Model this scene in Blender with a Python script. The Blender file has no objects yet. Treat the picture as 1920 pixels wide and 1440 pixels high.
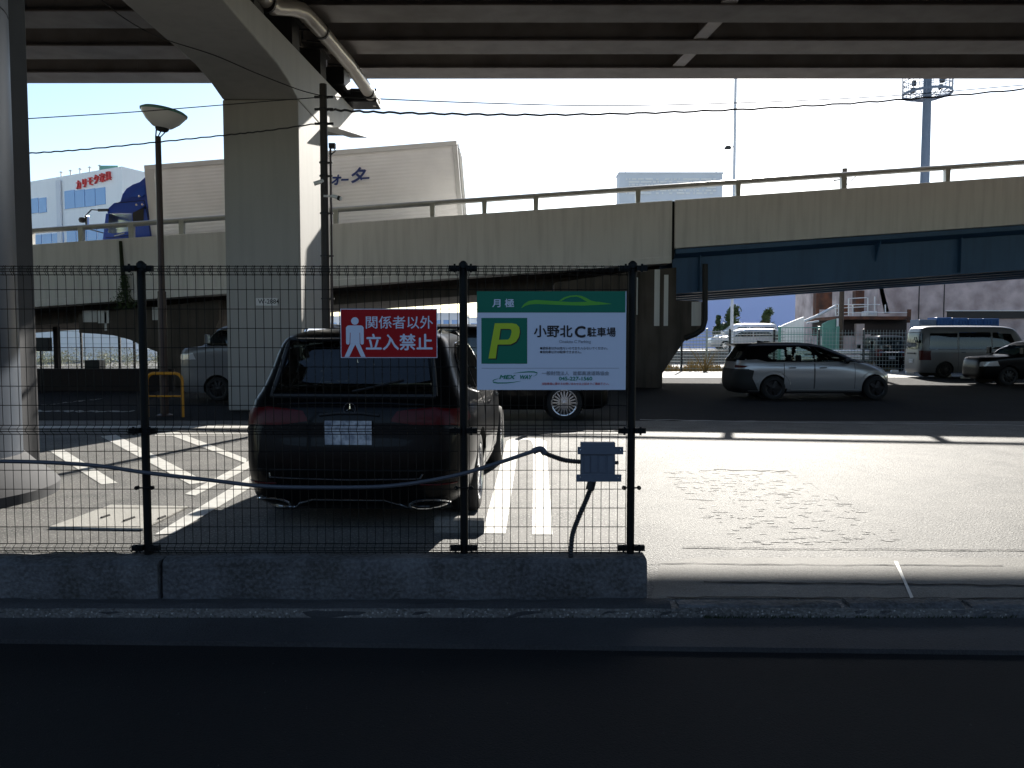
import bpy, bmesh, math, random
import numpy as np
from mathutils import Vector, Matrix
R = math.radians
SC = bpy.context.scene
COL = SC.collection
# ------------------------------------------------------------------ camera
EYE = 1.6; PITCH = 3.2; FPX = 1480.0
cd = bpy.data.cameras.new('camera'); cd.sensor_width = 36; cd.lens = 36*FPX/1920
cd.clip_start = 0.05; cd.clip_end = 3000
cam = bpy.data.objects.new('camera', cd); COL.objects.link(cam)
cam.location = (0, 0, EYE); cam.rotation_euler = (R(90-PITCH), 0, 0); SC.camera = cam
# ------------------------------------------------------------------ sky, sun, exposure
SUNV = Vector((0.29, 1.0, 0.5025)).normalized()       # towards the sun
ELEV = math.asin(SUNV.z); AZ = math.atan2(SUNV.x, SUNV.y)
w = bpy.data.worlds.new('World'); SC.world = w; w.use_nodes = True
nt = w.node_tree; nt.nodes.clear()
sky = nt.nodes.new('ShaderNodeTexSky'); sky.sky_type = 'NISHITA'; sky.sun_disc = False
sky.sun_elevation = ELEV; sky.sun_rotation = AZ; sky.altitude = 20
sky.air_density = 1.0; sky.dust_density = 0.45; sky.ozone_density = 1.0
bg = nt.nodes.new('ShaderNodeBackground'); bg.inputs['Strength'].default_value = 0.10
wo = nt.nodes.new('ShaderNodeOutputWorld')
nt.links.new(sky.outputs[0], bg.inputs[0]); nt.links.new(bg.outputs[0], wo.inputs[0])
sd = bpy.data.lights.new('sun', 'SUN'); sd.energy = 5.0; sd.angle = R(0.5); sd.color = (1.0, 0.95, 0.87)
sun = bpy.data.objects.new('sun', sd); COL.objects.link(sun)
sun.rotation_euler = (-SUNV).to_track_quat('-Z', 'Y').to_euler(); sun.location = (10, 40, 30)
SC.view_settings.view_transform = 'Standard'; SC.view_settings.look = 'None'
SC.view_settings.exposure = 1.15; SC.view_settings.gamma = 1.0
SC.cycles.max_bounces = 7; SC.cycles.diffuse_bounces = 4; SC.cycles.transparent_max_bounces = 16
SC.cycles.sample_clamp_indirect = 6
# ------------------------------------------------------------------ pixel -> world helpers (plane y = D, or ground)
_c, _s = math.cos(R(PITCH)), math.sin(R(PITCH))
def ray(px, py):
    x = (px-960)/FPX; v = (720-py)/FPX
    return Vector((x, _c+v*_s, -_s+v*_c))
def at(px, py, D):
    d = ray(px, py); t = D/d.y
    return Vector((d.x*t, D, EYE+d.z*t))
def gp(px, py, z=0.0):
    d = ray(px, py); t = (z-EYE)/d.z
    return Vector((d.x*t, d.y*t, z))
# ------------------------------------------------------------------ materials
def mat(name, col, rough=.6, metal=0., var=.0, vs=4., vcol=None, fine=0., fs=120., bump=0., bs=60., spec=.5,
        streak=0., coat=0., speck=None, alpha=None, big=None):
    m = bpy.data.materials.new(name); m.use_nodes = True
    t = m.node_tree; N = t.nodes; L = t.links
    b = N['Principled BSDF']
    b.inputs['Roughness'].default_value = rough; b.inputs['Metallic'].default_value = metal
    b.inputs['Specular IOR Level'].default_value = spec; b.inputs['Coat Weight'].default_value = coat
    b.inputs['Coat Roughness'].default_value = .04
    tc = N.new('ShaderNodeTexCoord')
    cur = None
    def rgb(c):
        n = N.new('ShaderNodeRGB'); n.outputs[0].default_value = (*c, 1); return n.outputs[0]
    cur = rgb(col)
    def noise(sc, det=5., stretch=None, dist=0.):
        n = N.new('ShaderNodeTexNoise'); n.inputs['Scale'].default_value = sc; n.inputs['Detail'].default_value = det
        n.inputs['Distortion'].default_value = dist
        if stretch:
            mp = N.new('ShaderNodeMapping'); mp.inputs['Scale'].default_value = stretch
            L.new(tc.outputs['Object'], mp.inputs['Vector']); L.new(mp.outputs[0], n.inputs['Vector'])
        else: L.new(tc.outputs['Object'], n.inputs['Vector'])
        return n.outputs['Fac']
    def ramp(f, a, b_):
        r = N.new('ShaderNodeMapRange'); r.inputs['From Min'].default_value = a; r.inputs['From Max'].default_value = b_
        L.new(f, r.inputs['Value']); return r.outputs[0]
    def mix(f, a, b_, typ='MIX'):
        x = N.new('ShaderNodeMix'); x.data_type = 'RGBA'; x.blend_type = typ
        if isinstance(f, float): x.inputs['Factor'].default_value = f
        else: L.new(f, x.inputs['Factor'])
        L.new(a, x.inputs['A']); L.new(b_, x.inputs['B']); return x.outputs['Result']
    def scl(f, k):
        x = N.new('ShaderNodeMath'); x.operation = 'MULTIPLY'; x.inputs[1].default_value = k; L.new(f, x.inputs[0]); return x.outputs[0]
    if var:
        vc = vcol or tuple(c*.45 for c in col)
        cur = mix(scl(ramp(noise(vs, 7.), .35, .7), var), cur, rgb(vc))
    if big:
        cur = mix(scl(ramp(noise(big[0], 4., dist=1.), .45, .6), big[1]), cur, rgb(big[2]))
    if streak:
        cur = mix(scl(ramp(noise(1., 6., (5, 5, .35)), .45, .75), streak), cur, rgb(tuple(c*.3 for c in col)))
    if fine:
        cur = mix(scl(ramp(noise(fs, 2.), .4, .65), fine), cur, rgb(tuple(min(1, c*2.2) for c in col)))
    if speck:
        v = N.new('ShaderNodeTexVoronoi'); v.inputs['Scale'].default_value = speck[0]; L.new(tc.outputs['Object'], v.inputs['Vector'])
        cur = mix(scl(ramp(v.outputs['Distance'], .28, .1), speck[1]), cur, rgb(speck[2]))
    L.new(cur, b.inputs['Base Color'])
    if bump:
        bn = N.new('ShaderNodeBump'); bn.inputs['Strength'].default_value = bump; bn.inputs['Distance'].default_value = .02
        L.new(noise(bs, 4.), bn.inputs['Height']); L.new(bn.outputs[0], b.inputs['Normal'])
    return m
def glass(name, tint, gl=.06):
    m = bpy.data.materials.new(name); m.use_nodes = True
    t = m.node_tree; N = t.nodes; L = t.links; N.clear()
    o = N.new('ShaderNodeOutputMaterial'); mx = N.new('ShaderNodeMixShader')
    tr = N.new('ShaderNodeBsdfTransparent'); tr.inputs[0].default_value = (*tint, 1)
    g = N.new('ShaderNodeBsdfGlossy'); g.inputs['Roughness'].default_value = .02; g.inputs['Color'].default_value = (.9, .95, 1, 1)
    lw = N.new('ShaderNodeFresnel'); lw.inputs['IOR'].default_value = 1.5
    L.new(lw.outputs[0], mx.inputs[0]); L.new(tr.outputs[0], mx.inputs[1]); L.new(g.outputs[0], mx.inputs[2]); L.new(mx.outputs[0], o.inputs[0])
    return m
M = dict(
 asphalt=mat('asphalt', (.11,.108,.102), .70, var=.85, vs=2.2, vcol=(.055,.055,.052), fine=.55, fs=42, bump=1.0, bs=70, spec=.32,
             speck=(38, .95, (.42,.41,.38)), big=(1.3, .8, (.15,.145,.135))),
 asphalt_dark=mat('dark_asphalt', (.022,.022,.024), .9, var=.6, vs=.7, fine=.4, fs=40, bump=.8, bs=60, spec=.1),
 patch=mat('patch_asphalt', (.15,.147,.14), .70, var=.85, vs=2.2, vcol=(.08,.08,.075), fine=.55, fs=42, bump=1.0, bs=70, spec=.32, speck=(38,.95,(.42,.41,.38))),
 crack=mat('crack_dirt', (.035,.033,.03), .9),
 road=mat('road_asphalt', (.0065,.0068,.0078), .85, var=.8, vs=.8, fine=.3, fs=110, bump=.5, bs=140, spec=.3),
 paint=mat('road_paint', (.64,.63,.59), .6, var=.6, vs=7, vcol=(.4,.39,.36), bump=.3, bs=120),
 oldpaint=mat('worn_paint', (.35,.35,.34), .7, var=.9, vs=3, vcol=(.1,.1,.1)),
 concrete=mat('concrete', (.84,.835,.82), .8, var=.35, vs=.7, vcol=(.72,.71,.69), fine=.06, fs=30, bump=.15, bs=40, streak=.25),
 column=mat('column_concrete', (.42,.41,.385), .75, var=.4, vs=.5, vcol=(.35,.335,.31), bump=.1, bs=30, streak=.15),
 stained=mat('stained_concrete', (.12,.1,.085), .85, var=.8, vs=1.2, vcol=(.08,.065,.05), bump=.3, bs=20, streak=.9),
 cover=mat('cover_concrete', (.34,.33,.30), .8, var=.5, vs=4, vcol=(.22,.21,.19), fine=.2, fs=50, bump=.4, bs=60),
 grey_shadowed=mat('grey_shadowed_concrete', (.05,.052,.058), .85, var=.4, vs=1.5, streak=.3),  # dark grey; on the pier foot it paints in a cast shadow
 kerb=mat('kerb_concrete', (.105,.107,.11), .85, var=.95, vs=1.6, vcol=(.04,.04,.042), big=(2.3,.8,(.035,.034,.03)), fine=.25, fs=45, bump=.9, bs=35, streak=.9),
 gutter=mat('gutter_concrete', (.038,.039,.041), .85, var=.9, vs=1.5, vcol=(.016,.016,.018), fine=.2, fs=80, bump=.5, bs=90),
 apron=mat('apron_concrete', (.16,.155,.14), .75, var=.7, vs=2, vcol=(.07,.068,.062), fine=.2, fs=80, bump=.4, bs=110, speck=(60,.4,(.3,.29,.27)), spec=.3),
 dark=mat('dark_gap', (.012,.012,.012), .9),
 steel=mat('girder_paint', (.30,.265,.24), .5, var=.6, vs=1.5, vcol=(.14,.115,.1), bump=.05, bs=20),
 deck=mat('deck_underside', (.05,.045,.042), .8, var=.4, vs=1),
 bluegirder=mat('blue_girder_paint', (.05,.135,.27), .5, var=.4, vs=.8, vcol=(.03,.085,.17), streak=.25),
 galv=mat('galvanised_steel', (.5,.5,.48), .45, .6, var=.3, vs=6),
 railp=mat('rail_paint', (.5,.5,.46), .38, .2, var=.3, vs=5),
 fence=mat('black_fence_coat', (.004,.005,.005), .6, spec=.2),
 white=mat('white_paint', (.75,.75,.74), .4, var=.2, vs=3, vcol=(.6,.6,.58)),
 signwhite=mat('sign_white', (.60,.65,.76), .6),
 signred=mat('sign_red', (.34,.002,.005), .6, spec=.25),
 signgreen=mat('sign_green', (.005,.15,.09), .6, spec=.3),
 signdark=mat('sign_black', (.008,.008,.012), .4),
 signlime=mat('sign_lime', (.42,.55,.02), .4),
 signmid=mat('sign_leaf', (.09,.38,.03), .4),
 signteal=mat('sign_teal', (.01,.22,.14), .4),
 signgrey=mat('sign_grey', (.22,.25,.3), .4),
 signred2=mat('sign_red_text', (.5,.04,.05), .4),
 blackcar=mat('black_car_paint', (.002,.002,.0025), .3, 0, coat=.13, spec=.12),
 silvercar=mat('silver_car_paint', (.42,.42,.43), .3, .5, coat=.8),
 greycar=mat('light_car_paint', (.5,.51,.53), .35, .3, coat=.6),
 whitecar=mat('white_car_paint', (.75,.77,.8), .3, coat=.6),
 vanpaint=mat('van_paint', (.17,.17,.18), .35, coat=.3, var=.2, vs=2),
 bluetruck=mat('blue_truck_paint', (.02,.065,.36), .28, coat=.9),
 plastic=mat('black_plastic', (.012,.012,.013), .55),
 interior=mat('car_interior', (.02,.02,.022), .8),
 rubber=mat('tyre_rubber', (.014,.014,.015), .85),
 rim=mat('rim_alloy', (.62,.63,.66), .25, .95),
 rimdark=mat('dark_rim', (.02,.02,.022), .3, .5),
 chrome=mat('chrome', (.75,.77,.8), .12, 1.0),
 taillight=mat('tail_lamp_red', (.065,.001,.002), .35, coat=.08, spec=.2),
 headlight=mat('headlamp', (.6,.62,.65), .1, coat=1.0),
 plate=mat('number_plate_white', (.55,.58,.62), .45, var=.9, vs=22, vcol=(.12,.15,.2)),
 truckbox=mat('corrugated_box', (.9,.89,.86), .55, 0, var=.15, vs=1.2),
 boxtrim=mat('box_trim', (.62,.62,.6), .45, .2),
 bluetext=mat('dark_blue_lettering', (.01,.035,.18), .5),
 redtext=mat('red_lettering', (.6,.05,.05), .5),
 brown=mat('brown_pole', (.045,.022,.018), .45),
 pole=mat('dark_pole', (.035,.028,.025), .6, var=.4, vs=8),
 lampglass=mat('lamp_diffuser', (.78,.75,.72), .3),
 cable=mat('cable', (.02,.02,.022), .6),
 conduit=mat('grey_conduit', (.06,.068,.085), .5, var=.3, vs=30),
 junction=mat('junction_box_plastic', (.095,.115,.15), .5, var=.2, vs=20),
 pvc=mat('drain_pipe_pvc', (.42,.38,.33), .3),
 yellow=mat('yellow_paint', (.62,.27,.01), .45),
 bld=mat('building_white', (.80,.82,.84), .7, var=.15, vs=.15, streak=.06),
 bldwin=mat('building_window', (.16,.32,.6), .2, coat=.5),
 bldgrey=mat('building_pale_grey', (.62,.65,.7), .7, var=.15, vs=.2),
 bldblue=mat('building_blue', (.42,.5,.8), .7, var=.1, vs=.1),
 rust=mat('rusty_steel', (.16,.06,.03), .85, var=.9, vs=2, vcol=(.03,.022,.02)),
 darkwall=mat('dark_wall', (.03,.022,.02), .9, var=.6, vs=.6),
 pinkwall=mat('pale_rust_wall', (.6,.5,.48), .85, var=.7, vs=1.0, vcol=(.15,.1,.09)),
 greenfence=mat('green_fence_paint', (.12,.3,.24), .5),
 mesh=mat('mesh_wire', (.3,.36,.34), .5),
 bluebox=mat('blue_container', (.02,.1,.3), .5, var=.3, vs=1),
 bark=mat('bark', (.09,.065,.045), .9, var=.5, vs=10),
 leaf=mat('leaf_green', (.035,.07,.022), .6, var=.6, vs=1.5, vcol=(.09,.13,.04)),
 leafdry=mat('dry_leaf', (.30,.2,.07), .8, var=.6, vs=3, vcol=(.12,.12,.04)),
 hedge=mat('hedge_leaf', (.3,.32,.2), .8, var=.5, vs=.6, vcol=(.36,.28,.22)),
 moss=mat('moss', (.02,.03,.012), .9),
 lead=mat('plate_black', (.03,.03,.035), .5),
)
G_DARK = glass('tinted_glass', (.16,.2,.19)); G_CLEAR = glass('clear_glass', (.72,.82,.8)); G_REAR = glass('privacy_glass', (.1,.13,.12))
# ------------------------------------------------------------------ object helpers
def tag(o, label=None, cat=None, group=None, kind=None):
    if label: o['label'] = label
    if cat: o['category'] = cat
    if group: o['group'] = group
    if kind: o['kind'] = kind
    return o
def thing(name, loc, label, cat, group=None, rz=0.):
    o = bpy.data.objects.new(name, None); COL.objects.link(o); o.empty_display_size = .2
    o.location = loc; o.rotation_euler = (0, 0, rz)
    return tag(o, label, cat, group)
def wloc(o):
    v = Vector((0, 0, 0))
    while o is not None: v = v+Vector(o.location); o = o.parent
    return v
class MB:
    def __init__(s): s.v = []; s.f = []; s.sm = []
    def add(s, vs, fs, smooth=False):
        k = len(s.v); s.v += [tuple(v) for v in vs]; s.f += [tuple(i+k for i in f) for f in fs]; s.sm += [smooth]*len(fs); return s
    def box(s, a, b, rot=None, piv=None):
        x0, y0, z0 = a; x1, y1, z1 = b
        vs = [Vector(p) for p in ((x0,y0,z0),(x1,y0,z0),(x1,y1,z0),(x0,y1,z0),(x0,y0,z1),(x1,y0,z1),(x1,y1,z1),(x0,y1,z1))]
        if rot is not None:
            c = Vector(piv) if piv is not None else (Vector(a)+Vector(b))/2
            vs = [c+rot@(v-c) for v in vs]
        return s.add(vs, [(0,3,2,1),(4,5,6,7),(0,1,5,4),(1,2,6,5),(2,3,7,6),(3,0,4,7)])
    def prism(s, pts, axis, a, b):
        """polygon pts (2d) extruded along axis from a to b; for 'y' pts=(x,z), 'x' pts=(y,z), 'z' pts=(x,y)"""
        def P(p, t): return {'y': (p[0], t, p[1]), 'x': (t, p[0], p[1]), 'z': (p[0], p[1], t)}[axis]
        n = len(pts); vs = [P(p, a) for p in pts]+[P(p, b) for p in pts]
        return s.add(vs, [tuple(range(n-1, -1, -1)), tuple(range(n, 2*n))]+[(i, (i+1) % n, n+(i+1) % n, n+i) for i in range(n)])
    def tube(s, path, r, n=8, caps=True):
        path = [Vector(p) for p in path]; m = len(path)
        rr = r if isinstance(r, (list, tuple)) else [r]*m
        vs = []; up = None
        for i, p in enumerate(path):
            d = (path[min(i+1, m-1)]-path[max(i-1, 0)]).normalized()
            if up is None: up = Vector((0, 0, 1)) if abs(d.z) < .9 else Vector((1, 0, 0))
            a = d.cross(up).normalized(); bb = a.cross(d).normalized(); up = bb
            for k in range(n):
                t = 2*math.pi*k/n; vs.append(p+rr[i]*(math.cos(t)*a+math.sin(t)*bb))
        fs = [(i*n+k, i*n+(k+1) % n, (i+1)*n+(k+1) % n, (i+1)*n+k) for i in range(m-1) for k in range(n)]
        s.add(vs, fs, n > 4)
        if caps: s.f += [tuple(len(s.v)-m*n+k for k in range(n-1, -1, -1)), tuple(len(s.v)-n+k for k in range(n))]; s.sm += [False]*2
        return s
    def lathe(s, prof, c=(0, 0, 0), n=32, axis='z', closed=False):
        vs = []; c = Vector(c)
        for (r, h) in prof:
            for k in range(n):
                t = 2*math.pi*k/n; a, b = r*math.cos(t), r*math.sin(t)
                vs.append(c+Vector({'z': (a, b, h), 'y': (a, h, b), 'x': (h, a, b)}[axis]))
        m = len(prof); rng = m if closed else m-1
        return s.add(vs, [(i*n+k, i*n+(k+1) % n, ((i+1) % m)*n+(k+1) % n, ((i+1) % m)*n+k) for i in range(rng) for k in range(n)], True)
    def grid(s, rows, smooth=True):
        n = len(rows[0]); vs = [p for r in rows for p in r]
        return s.add(vs, [(i*n+j, i*n+j+1, (i+1)*n+j+1, (i+1)*n+j) for i in range(len(rows)-1) for j in range(n-1)], smooth)
    def build(s, name, m, parent=None, world=True, bevel=0., seg=2, fix=True):
        me = bpy.data.meshes.new(name)
        off = wloc(parent) if (parent is not None and world) else Vector((0, 0, 0))
        me.from_pydata([(v[0]-off.x, v[1]-off.y, v[2]-off.z) for v in s.v], [], s.f)
        me.polygons.foreach_set('use_smooth', s.sm); me.update()
        if fix:
            bm = bmesh.new(); bm.from_mesh(me); bmesh.ops.recalc_face_normals(bm, faces=bm.faces); bm.to_mesh(me); bm.free()
        if any(s.sm): me.set_sharp_from_angle(angle=R(40))
        me.materials.append(m)
        o = bpy.data.objects.new(name, me); COL.objects.link(o)
        if parent is not None: o.parent = parent
        if bevel:
            b = o.modifiers.new('bevel', 'BEVEL'); b.width = bevel; b.segments = seg; b.limit_method = 'ANGLE'
        return o
def text(body, x, y, z, h, m, parent, name='lettering', world=True, rz=0., shear=0., sx=1., off=0., depth=.001, align='LEFT', tilt=0., spacing=1.):
    cu = bpy.data.curves.new('t', 'FONT'); cu.body = body; cu.size = h; cu.extrude = depth; cu.shear = shear; cu.offset = off*h
    cu.align_x = align; cu.space_character = spacing; cu.resolution_u = 3
    to = bpy.data.objects.new('t', cu); COL.objects.link(to)
    bpy.context.view_layer.update()
    dg = bpy.context.evaluated_depsgraph_get()
    me = bpy.data.meshes.new_from_object(to.evaluated_get(dg)); bpy.data.objects.remove(to); bpy.data.curves.remove(cu)
    mt = Matrix.Rotation(rz, 4, 'Z') @ Matrix.Rotation(R(90), 4, 'X') @ Matrix.Rotation(tilt, 4, 'Z') @ Matrix.Diagonal((sx, 1, 1, 1))
    p = Vector((x, y, z))
    if parent is not None and world: p = p-wloc(parent)
    me.transform(Matrix.Translation(p) @ mt)
    me.materials.clear(); me.materials.append(m)
    o = bpy.data.objects.new(name, me); COL.objects.link(o)
    if parent is not None: o.parent = parent
    return o
def copy_tree(o, parent=None):
    c = o.copy(); COL.objects.link(c)
    if parent is not None: c.parent = parent
    for ch in list(o.children): copy_tree(ch, c)
    return c
def sag(a, b, s, n=24, wob=0.):
    a, b = Vector(a), Vector(b)
    return [a.lerp(b, i/n)-Vector((0, 0, 4*s*(i/n)*(1-i/n)+(wob*(i % 2)))) for i in range(n+1)]
rnd = random.Random(7)
# ================================================================== SETTING: GROUND
def sheet(pts, z, name, m, kind='structure', parent=None):
    mb = MB(); mb.add([(p[0], p[1], z) for p in pts], [tuple(range(len(pts)))])
    o = mb.build(name, m, parent)
    if kind: o['kind'] = kind
    return o
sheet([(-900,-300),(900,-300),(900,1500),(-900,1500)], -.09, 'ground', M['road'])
# parking lot slab
mb = MB(); mb.box((-300, 4.62, -.085), (300, 400, 0)); o = mb.build('parking_lot', M['asphalt']); o['kind'] = 'structure'
sheet([(-60, 15.9), (60, 15.2), (60, 33.5), (-60, 33.5)], .0022, 'road', M['asphalt_dark'])  # darker asphalt past the faded line; its tone also deepens the ramp shade
# gutter strip of concrete plates, slightly skewed
mb = MB(); mb.add([(-9,4.49,-.062),(9,3.96,-.062),(9,4.61,-.05),(-9,4.61,-.05),(-9,4.49,-.089),(9,3.96,-.089)], [(0,1,2,3),(4,5,1,0)]); o = mb.build('gutter', M['gutter']); o['kind'] = 'structure'
mb = MB()
for i in range(9): mb.box((-4.2+i*1.21+rnd.uniform(-.1,.1), 4.1, -.0615), (-4.192+i*1.21, 4.6, -.0505))
a0 = gp(1213, 1045); a1 = gp(1235, 1140)
mb = MB(); y0, y1 = gp(1400, 1142).y, gp(1400, 1046).y
mb.add([(a0.x+.08, y1-.12, .004), (a0.x+.35, y1, .004), (9, y1-.02, .004), (9, 4.8, .004), (.86, 4.8, .004)], [(0,1,2,3,4)])
o = mb.build('driveway_apron', M['apron']); o['kind'] = 'structure'
def wavy(px0, px1, py, wd, z, name, m, skew=0):
    pts = []; n = 30
    for i in range(n+1):
        px = px0+(px1-px0)*i/n; q = gp(px, py+skew*i/n+rnd.uniform(-1, 1)); pts.append(q)
    mb = MB(); rows = [[(p.x, p.y-wd/2*rnd.uniform(.4,1.3), z) for p in pts], [(p.x, p.y+wd/2*rnd.uniform(.4,1.3), z) for p in pts]]
    mb.grid(rows, False); o = mb.build(name, m); o['kind'] = 'structure'; return o
wavy(1280, 2000, 1028, .02, .0075, 'pavement_joint', M['dark'], 6)
wavy(1215, 1880, 1058, .014, .0085, 'pavement_joint', M['dark'], 5)
wavy(1320, 2000, 1093, .03, .0088, 'pavement_joint', M['dark'], 8)
wavy(1250, 2000, 1122, .02, .0092, 'pavement_joint', M['dark'], 2)
wavy(1200, 2100, 787, .16, .005, 'faded_road_line', M['oldpaint'], 14)
wavy(60, 250, 771, .3, .005, 'faded_road_line', M['oldpaint'], 1)
wavy(60, 190, 762, .14, .006, 'faded_road_line', M['oldpaint'], -14)
def mark(name, pxs, z=.005, m='paint'):
    pts = [gp(*p, z) for p in pxs]; mb = MB(); mb.add(pts, [tuple(range(len(pts)))]); o = mb.build(name, M[m]); o['kind'] = 'structure'
mark('paint_scratch', [(1676,1052),(1683,1052),(1697,1085),(1713,1120),(1707,1121),(1692,1086)], .0098)
# hatched no-parking area, left of the black car
mark('parking_line', [(92,845),(119,843),(220,905),(190,908)])
mark('parking_line', [(189,818),(217,815),(388,904),(356,908)], .0055)
mark('parking_line', [(309,812),(333,810),(462,860),(462,869)], .006)
mark('parking_line', [(470,862),(470,876),(366,929),(347,926)], .0065)
mark('parking_line', [(470,892),(470,914),(326,1000),(290,1002)], .007)
mark('parking_line', [(60,797),(470,797),(470,802),(60,803)], .0045)
mark('parking_line', [(290,812),(470,812),(470,816),(290,817)], .0075)
P_ = [(1240,885),(1330,881),(1475,884),(1545,922),(1620,962),(1705,1012),(1560,1022),(1400,1020),(1330,985),(1290,930)]
rr_ = random.Random(4)
def crack(pxs, wd=.018):
    mb = MB(); A_, B_ = [], []
    for i in range(len(pxs)-1):
        for k in range(8):
            t = k/8; q = gp(pxs[i][0]+(pxs[i+1][0]-pxs[i][0])*t+rr_.uniform(-3, 3), pxs[i][1]+(pxs[i+1][1]-pxs[i][1])*t+rr_.uniform(-1.2, 1.2)); h = wd*rr_.uniform(.2, 1)
            A_.append((q.x, q.y-h, .0042)); B_.append((q.x, q.y+h, .0042))
    mb.grid([A_, B_], False); o = mb.build('crack', M['crack']); o['kind'] = 'structure'
crack([(1340,881),(1475,884),(1545,922),(1620,962)], .03)
mb = MB(); Q_ = [gp(*p) for p in P_]; k_ = 0
def inside(x, y):
    c = False; j = len(Q_)-1
    for i in range(len(Q_)):
        if (Q_[i].y > y) != (Q_[j].y > y) and x < (Q_[j].x-Q_[i].x)*(y-Q_[i].y)/(Q_[j].y-Q_[i].y)+Q_[i].x: c = not c
        j = i
    return c
while k_ < 260:
    x, y = rr_.uniform(1, 6), rr_.uniform(5.8, 11)
    if not inside(x, y): continue
    a, b = rr_.uniform(.01, .05)*(1+2*rr_.random()**3), rr_.uniform(.006, .025)*(1+2*rr_.random()**3); k_ += 1
    mb.add([(x+a*rr_.uniform(.5, 1.2)*math.cos(t), y+b*rr_.uniform(.5, 1.2)*math.sin(t), .0031+k_*1.1e-6) for t in (0, .9, 1.9, 2.8, 3.7, 4.6, 5.5)], [tuple(range(7))])
o = mb.build('worn_asphalt', M['patch'], fix=False); o['kind'] = 'structure'
# double bay line with a rounded far end
pts = []
o0 = gp(904,1001); o1 = gp(950,828); i0 = gp(948,1001); i1 = gp(972,836); j0 = gp(998,1003); j1 = gp(1000,836); k0 = gp(1036,1003); k1 = gp(1024,828)
top = gp(985, 822).y
mb = MB()
outer = [o0, o1, (o1.x+.06, top-.12), (o1.x+.2, top), (k1.x-.2, top), (k1.x-.06, top-.12), k1, k0]
inner = [i0, i1, (i1.x+.02, top-.3), (i1.x+.1, top-.22), (j1.x-.1, top-.22), (j1.x-.02, top-.3), j1, j0]
rows = [[(p[0], p[1], .005) for p in outer], [(p[0], p[1], .005) for p in inner]]
mb.grid(rows, False); o = mb.build('parking_line', M['paint']); o['kind'] = 'structure'
# ================================================================== KERBS
def rough_box(a, b, amp, seedn, nx=24):
    r = random.Random(seedn); mb = MB(); rows = []
    prof = [(a[1], a[2]), (a[1]-.004, (a[2]+b[2])/2), (a[1]+.002, b[2]-.02), (a[1]+.025, b[2]), ((a[1]+b[1])/2, b[2]+.002), (b[1]-.02, b[2]), (b[1], b[2]-.03), (b[1], a[2])]
    for i in range(nx+1):
        x = a[0]+(b[0]-a[0])*i/nx
        rows.append([(x, y+r.uniform(-amp, amp), z+(r.uniform(-amp, amp) if k > 1 else 0)) for k, (y, z) in enumerate(prof)])
    mb.grid(rows, True); n = len(prof); tot = (nx+1)*n
    mb.f += [tuple(range(n)), tuple(range(tot-n, tot))]; mb.sm += [False]*2
    return mb
kxr = at(1213, 1100, 4.78).x; kxm = at(305, 1100, 4.8).x
mb = rough_box((kxm+.01, 4.78, 0), (kxr, 4.985, .25), .003, 1)
tag(mb.build('kerb_block', M['kerb']), 'long grey concrete kerb block under the fence, ending at the driveway', 'kerb', 'concrete kerb blocks under the fence')
mb = rough_box((-6.5, 4.76, 0), (kxm-.01, 4.985, .245), .010, 2, 30)
tag(mb.build('kerb_block', M['kerb']), 'worn kerb block with crumbling edges left of the red sign', 'kerb', 'concrete kerb blocks under the fence')
mb = rough_box((-6.5, 4.625, -.06), (.95, 4.755, .022), .006, 3, 60)
tag(mb.build('kerb_footing', M['gutter']), 'low dark concrete footing strip along the base of the kerb blocks', 'footing')
xs = [1.0, 2.02, 2.75, 3.6, 4.5]
lbls = ['low broken edging stone nearest the end of the kerb block', 'low edging stone with a tuft of moss at the driveway lip', 'low edging stone below the white scratch line on the apron', 'low cracked edging stone at the far right of the driveway lip']
for i in range(4):
    mb = rough_box((xs[i], 4.63-.005*i, -.05), (xs[i+1]-.05, 4.77-.005*i, .012+.012*(i % 2)), .006, 10+i, 10)
    tag(mb.build('edging_stone', M['kerb']), lbls[i], 'edging stone', 'edging stones along the driveway lip')
mb = MB()
for i in range(420):
    x = 1.15+rnd.random()**1.5*1.9 if i < 300 else rnd.uniform(-2.5, 4); y = 4.612+rnd.uniform(-.015, .01); h = rnd.uniform(.006, .02)
    a = rnd.random()*6.28
    mb.add([(x, y, -.055), (x+.012*math.cos(a), y+.012*math.sin(a), -.055), (x+.004, y, -.05+h)], [(0,1,2)])
tag(mb.build('moss', M['moss'], fix=False), 'dark moss growing along the gutter below the driveway lip', 'moss', kind='stuff')
# ================================================================== UPPER DECK
def zb(D): return 9.4-.08*(24-D)
deck = thing('elevated_highway', (0, 10, 0), 'elevated highway deck of parallel steel girders seen from below', 'highway deck')
X0, XJ, X1 = -70, -5.35, 70
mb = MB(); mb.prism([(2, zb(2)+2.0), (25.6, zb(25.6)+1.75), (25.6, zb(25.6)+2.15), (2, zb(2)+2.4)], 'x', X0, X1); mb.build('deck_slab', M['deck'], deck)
mb = MB(); mb.box((X0, 25.35, zb(25.6)+2.16), (X1, 25.6, zb(25.6)+3.2)); mb.build('parapet', M['concrete'], deck)
k = 0; D = 23.5
while D > 2:
    for (xa, xb, dz) in ((X0, XJ-.03, -.13), (XJ+.03, X1, 0)):
        z = zb(D)+dz; mb = MB()
        mb.box((xa, D-.47, z), (xb, D+.47, z+.035)); mb.box((xa, D-.3, z+.037), (xb, D+.3, z+1.72+(D-23.5)*.006))
        if k < 7:
            for sx in np.arange(xa+2, xb, 5.2): mb.box((sx, D-.31, z+.04), (sx+.02, D-.302, z+1.4))
        mb.build('girder', M['steel'], deck, bevel=0)
    D -= 2.62; k += 1
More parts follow.
